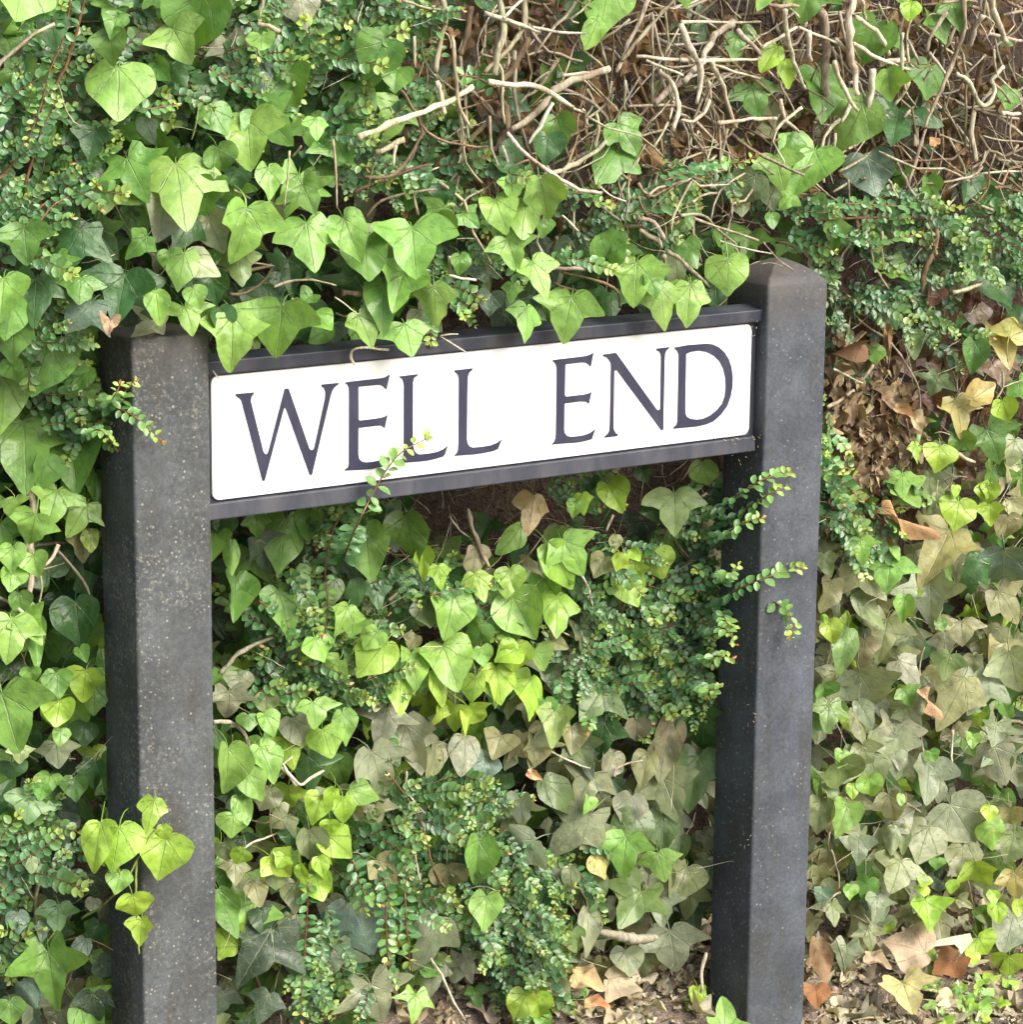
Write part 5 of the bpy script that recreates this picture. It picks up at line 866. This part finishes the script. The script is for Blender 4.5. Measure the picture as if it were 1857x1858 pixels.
px_leaf('dead_leaf', 'o', 1677, 1252, 1699, 1306, .55, (.55, .33, .21), 'small curled orange pink dead leaf amid the olive ivy on the right', 'dead leaf', dy=-.02, seed=2)
px_leaf('dead_leaf', 'h', 1519, 858, 1520, 890, .9, (.42, .20, .08), 'small rounded orange brown dead leaf close beside the farther post', 'dead leaf', dy=-.01, seed=3)
px_leaf('dead_leaf', 'o', 1622, 741, 1662, 757, .55, (.48, .30, .18), 'small shiny tan dead leaf on the brown litter right of the sign', 'dead leaf', dy=-.02, seed=4)
px_leaf('dead_leaf', 'o', 1612, 590, 1611, 645, .35, (.22, .13, .08), 'narrow brown dead leaf hanging under the shrub right of the farther post', 'dead leaf', dy=-.02, seed=5)
px_leaf('dead_leaf', 'h', 1565, 625, 1512, 645, .6, (.20, .11, .07), 'dull brown dead leaf next to the upper edge of the farther post', 'dead leaf', dy=-.01, seed=6)
px_leaf('dead_leaf', 'h', 1700, 262, 1688, 248, 1.0, (.55, .30, .18), 'tiny orange dead leaf on the bare stems at upper right', 'dead leaf', dy=-.02, seed=7)
px_leaf('dead_leaf', 's', 200, 578, 197, 606, .9, (.48, .31, .22), 'small crumpled pink tan leaf hanging left of the nearer post top', 'dead leaf', dy=-.04, seed=8)
px_leaf('dead_leaf', 'o', 958, 1400, 985, 1414, .7, (.60, .38, .24), 'small pale orange dead leaf beneath the lime ivy between the posts', 'dead leaf', dy=-.02, seed=9)
px_leaf('dead_leaf', 'h', 1680, 1728, 1605, 1704, 1.2, (.46, .35, .27), 'largest pinkish brown leaf lying on the ground right of the farther post', 'dead leaf', Y=.05, seed=10, tilt=FN)
px_leaf('dead_leaf', '5', 1638, 1783, 1660, 1840, 1.2, (.42, .36, .20), 'star shaped yellowish ivy leaf lying on the ground at lower right', 'fallen leaf', Y=-.02, seed=11, tilt=FN)
px_leaf('dead_leaf', 's', 1740, 1735, 1690, 1770, .9, (.22, .10, .05), 'dark russet curled leaf lying right of the large pinkish one', 'dead leaf', Y=.03, seed=12, tilt=FN)
px_leaf('dead_leaf', 'o', 1485, 1705, 1500, 1785, .65, (.26, .16, .10), 'tall curled brown leaf leaning on the foot of the farther post', 'dead leaf', Y=.04, seed=13, tilt=(-.5, -.7, .4))
px_leaf('dead_leaf', 'h', 1480, 1790, 1485, 1828, 1.1, (.28, .13, .07), 'round russet leaf at the foot of the farther post', 'dead leaf', Y=.02, seed=14, tilt=FN)
px_leaf('dead_leaf', 'o', 1040, 1770, 1100, 1790, 1.0, (.55, .42, .24), 'yellowish tan leaf on the ground between the posts', 'dead leaf', Y=.06, seed=15, tilt=FN)
px_leaf('dead_leaf', 's', 1105, 1775, 1168, 1800, .9, (.47, .37, .30), 'pale greyish pink leaf on the ground between the posts', 'dead leaf', Y=.05, seed=16, tilt=FN)
px_leaf('dead_leaf', 'o', 1062, 1825, 1110, 1825, .6, (.52, .30, .17), 'orange tan leaf lying near the bottom edge between the posts', 'dead leaf', Y=.03, seed=17, tilt=FN)
px_leaf('dead_leaf', 'o', 1570, 1735, 1622, 1752, .7, (.44, .34, .24), 'small beige leaf overlapping the large pinkish one', 'dead leaf', Y=.03, seed=18, tilt=FN)
px_leaf('dead_leaf', 'h', 1705, 1420, 1000 + 708, 1421, .1, (.3, .2, .1), 'tiny brown scrap on the ivy at right', 'dead leaf', dy=0, seed=19) if False else None
# pale flat scrap and grey root on the ground
def slab(name, pts, Y, th, col, label, cat, mat):
    P = [at(x, y, Y) for x, y in pts]; n = Vector(FN).normalized(); P = [p - n * (p - P[0]).dot(n) for p in P]
    v = [p for p in P] + [p - n * th for p in P]; k = len(P); f = [tuple(range(k)), tuple(range(2 * k - 1, k - 1, -1))] + [(i, i + k, (i + 1) % k + k, (i + 1) % k) for i in range(k)]
    o = mesh_obj(name, v, f, mat, None, False); o.color = (*col, 0); return tag(o, label, cat)
slab('paper_scrap', [(1668, 1712), (1700, 1716), (1725, 1718), (1750, 1722), (1751, 1745), (1738, 1762), (1728, 1776), (1726, 1755), (1722, 1742), (1700, 1735), (1680, 1728)], .045, .0008, (.50, .47, .41), 'dirty white torn scrap lying among dead leaves at lower right', 'scrap', M_DEAD)
pts = [at(x, y, .05) for x, y in ((1085, 1690), (1125, 1698), (1160, 1704), (1192, 1700))]
v, f, u = tube(smooth_path(pts, 5), [.0016 + .0052 * math.sin(.1 + k / 5.4) ** .7 + .0005 * math.sin(k * 1.7) for k in range(16)], 7, .16)
o = mesh_obj('dead_branch', v, f, M_BARK); o.color = (.30, .265, .215, 1); tag(o, 'thick pale grey weathered stick at the hedge foot between the posts', 'stick')

# leaf litter: on the ground, and the brown pocket beside the farther post
rl = random.Random(31); lit = Stuff(); DC = [(.32, .25, .20), (.42, .34, .27), (.22, .155, .12), (.54, .47, .40), (.32, .28, .24), (.52, .44, .34), (.19, .145, .115), (.48, .42, .37)]
for i in range(6400):
    X, Y = rl.uniform(.30, 1.65), rl.uniform(-.34, .26); z = ground_z(X, Y) + rl.uniform(0, .014)
    if .70 < X < .82 and -.03 < Y < .075: continue
    small = rl.random() < .72; L = rl.uniform(.006, .015) if small else rl.uniform(.016, .036)
    nrm = Vector((rl.gauss(0, .35), rl.gauss(-.2, .35), 1)); a = rl.uniform(0, 6.283)
    lit.add(rl.choice(DDATA), leaf_frame(Vector((X, Y, z)), nrm, Vector((math.cos(a), math.sin(a), 0)), L, rl.uniform(.5, 1.)), jit(rl.choice(DC), .2, rl), .3)
for i in range(900):
    X, Y = rl.uniform(.30, 1.65), rl.uniform(-.38, .26); a = rl.uniform(0, 6.283); p = Vector((X, Y, ground_z(X, Y) + rl.uniform(.003, .016)))
    if .70 < X < .82 and -.03 < Y < .075: continue
    d = Vector((math.cos(a), math.sin(a), rl.gauss(0, .15))); L = rl.uniform(.015, .06); r = rl.uniform(.0005, .0016)
    lit.add(tube([p, p + d * L * .5 + Vector((0, 0, .002)), p + d * L], [r, r, r * .6], 4), Matrix.Identity(4), jit(rl.choice(((.42, .33, .25), (.25, .17, .11))), .2, rl), 0)
tag(lit.build('leaf_litter', M_DEAD), 'dead leaves and broken twigs covering the ground at the hedge foot', 'leaf litter')
poc = Stuff()
for i in range(520):
    px, py = rl.gauss(1570, 50), rl.gauss(800, 90)
    if px < 1500 or px > 1700 or py < 600 or py > 960: continue
    p = on_hedge(px, py, .012 + rl.random() * .05)
    if blocked(p, .01): continue
    poc.add(rl.choice(DDATA), leaf_frame(p, face_normal(rl, .5, .3), Vector((rl.gauss(0, .6), 0, -1)), rl.uniform(.012, .034), rl.uniform(.35, .8)), jit(rl.choice(((.22, .15, .11), (.30, .22, .16), (.15, .09, .06), (.36, .27, .19))), .2, rl), .3)
tag(poc.build('leaf_litter', M_DEAD), 'pocket of brown dead leaves lodged in the hedge right of the farther post', 'leaf litter')
bitsA = Stuff()
for i in range(760):
    px, py = rl.uniform(740, 1900), rl.gauss(160, 170)
    p = on_hedge(px, py, .03 + rl.random() * .07)
    if p.z < .25: continue
    bitsA.add(rl.choice(DDATA), leaf_frame(p, face_normal(rl, .5, .3), Vector((rl.gauss(0, .6), 0, -1)), rl.uniform(.012, .03), rl.uniform(.5, .9)), jit(rl.choice(((.20, .12, .07), (.27, .16, .10), (.13, .08, .05))), .2, rl), .3)
tag(bitsA.build('leaf_litter', M_DEAD), 'crumpled brown dead leaves caught in the bare stems at the top', 'leaf litter')
# young green seedlings on the litter at lower right
rg = random.Random(77); k = 0
for cx, cy, n in ((1690, 1790, 10), (1760, 1800, 9), (1810, 1780, 7), (1740, 1840, 8), (1000, 1800, 7), (970, 1840, 6), (1270, 1800, 3), (1480, 1600, 4), (1830, 1660, 5), (1790, 1830, 6)):
    for i in range(n):
        px, py = cx + rg.gauss(0, 26), cy + rg.gauss(0, 16); L = rg.uniform(.012, .022); co = rg.choice('LYYLG')
        Y = .02; p = at(px, py, Y)
        for _ in range(25):
            if p.z > ground_z(p.x, p.y) + .015: Y += .006
            else: Y -= .004
            p = at(px, py, Y)
        if Y < -.2 or Y > .3: continue
        a = rg.uniform(0, 6.28); M = leaf_frame(p, Vector((rg.gauss(-.2, .3), rg.gauss(-.5, .3), .8)), Vector((math.cos(a), math.sin(a), -.3)), L, rg.uniform(.9, 1.3))
        add_part(LEAF_ME[rg.choice('h3s'), False, rg.randrange(NV)], 'leaf', M, IVY['right'] if p.x > .79 else IVY['mid'], jit(LC[co][0], .12, rg), .25)
# crumbs stuck to the farther post and the end of the bottom rail
crm = Stuff()
for cx, cy, n, sx, sy, Y in ((1356, 1525, 6, 9, 9, None), (1362, 1300, 7, 8, 14, None), (1350, 815, 26, 16, 16, -.002), (1362, 605, 16, 10, 22, -.002), (1330, 796, 20, 34, 4, -.008)):
    for i in range(n):
        px, py = cx + rl.gauss(0, sx), cy + rl.gauss(0, sy)
        if Y is None: v_ = C_DIR * F_PX + C_RGT * (px - 928.5) - C_UP * (py - 929.0); p = C_POS + v_ * ((.7148 - C_POS.x) / v_.x)
        else: p = at(min(px, 1384), py, Y)
        d = Vector((0, rl.gauss(0, 1), rl.gauss(0, 1))).normalized(); L = rl.uniform(.002, .006)
        crm.add(tube([p, p + d * L * .5 + Vector((-.0006, 0, 0)), p + d * L], [.0004, .0005, .0003], 4), Matrix.Identity(4), jit(rl.choice(((.5, .42, .33), (.35, .24, .15), (.6, .56, .5))), .2, rl), 0)
o = tag(crm.build('dirt_crumbs', M_DEAD, sign), None)
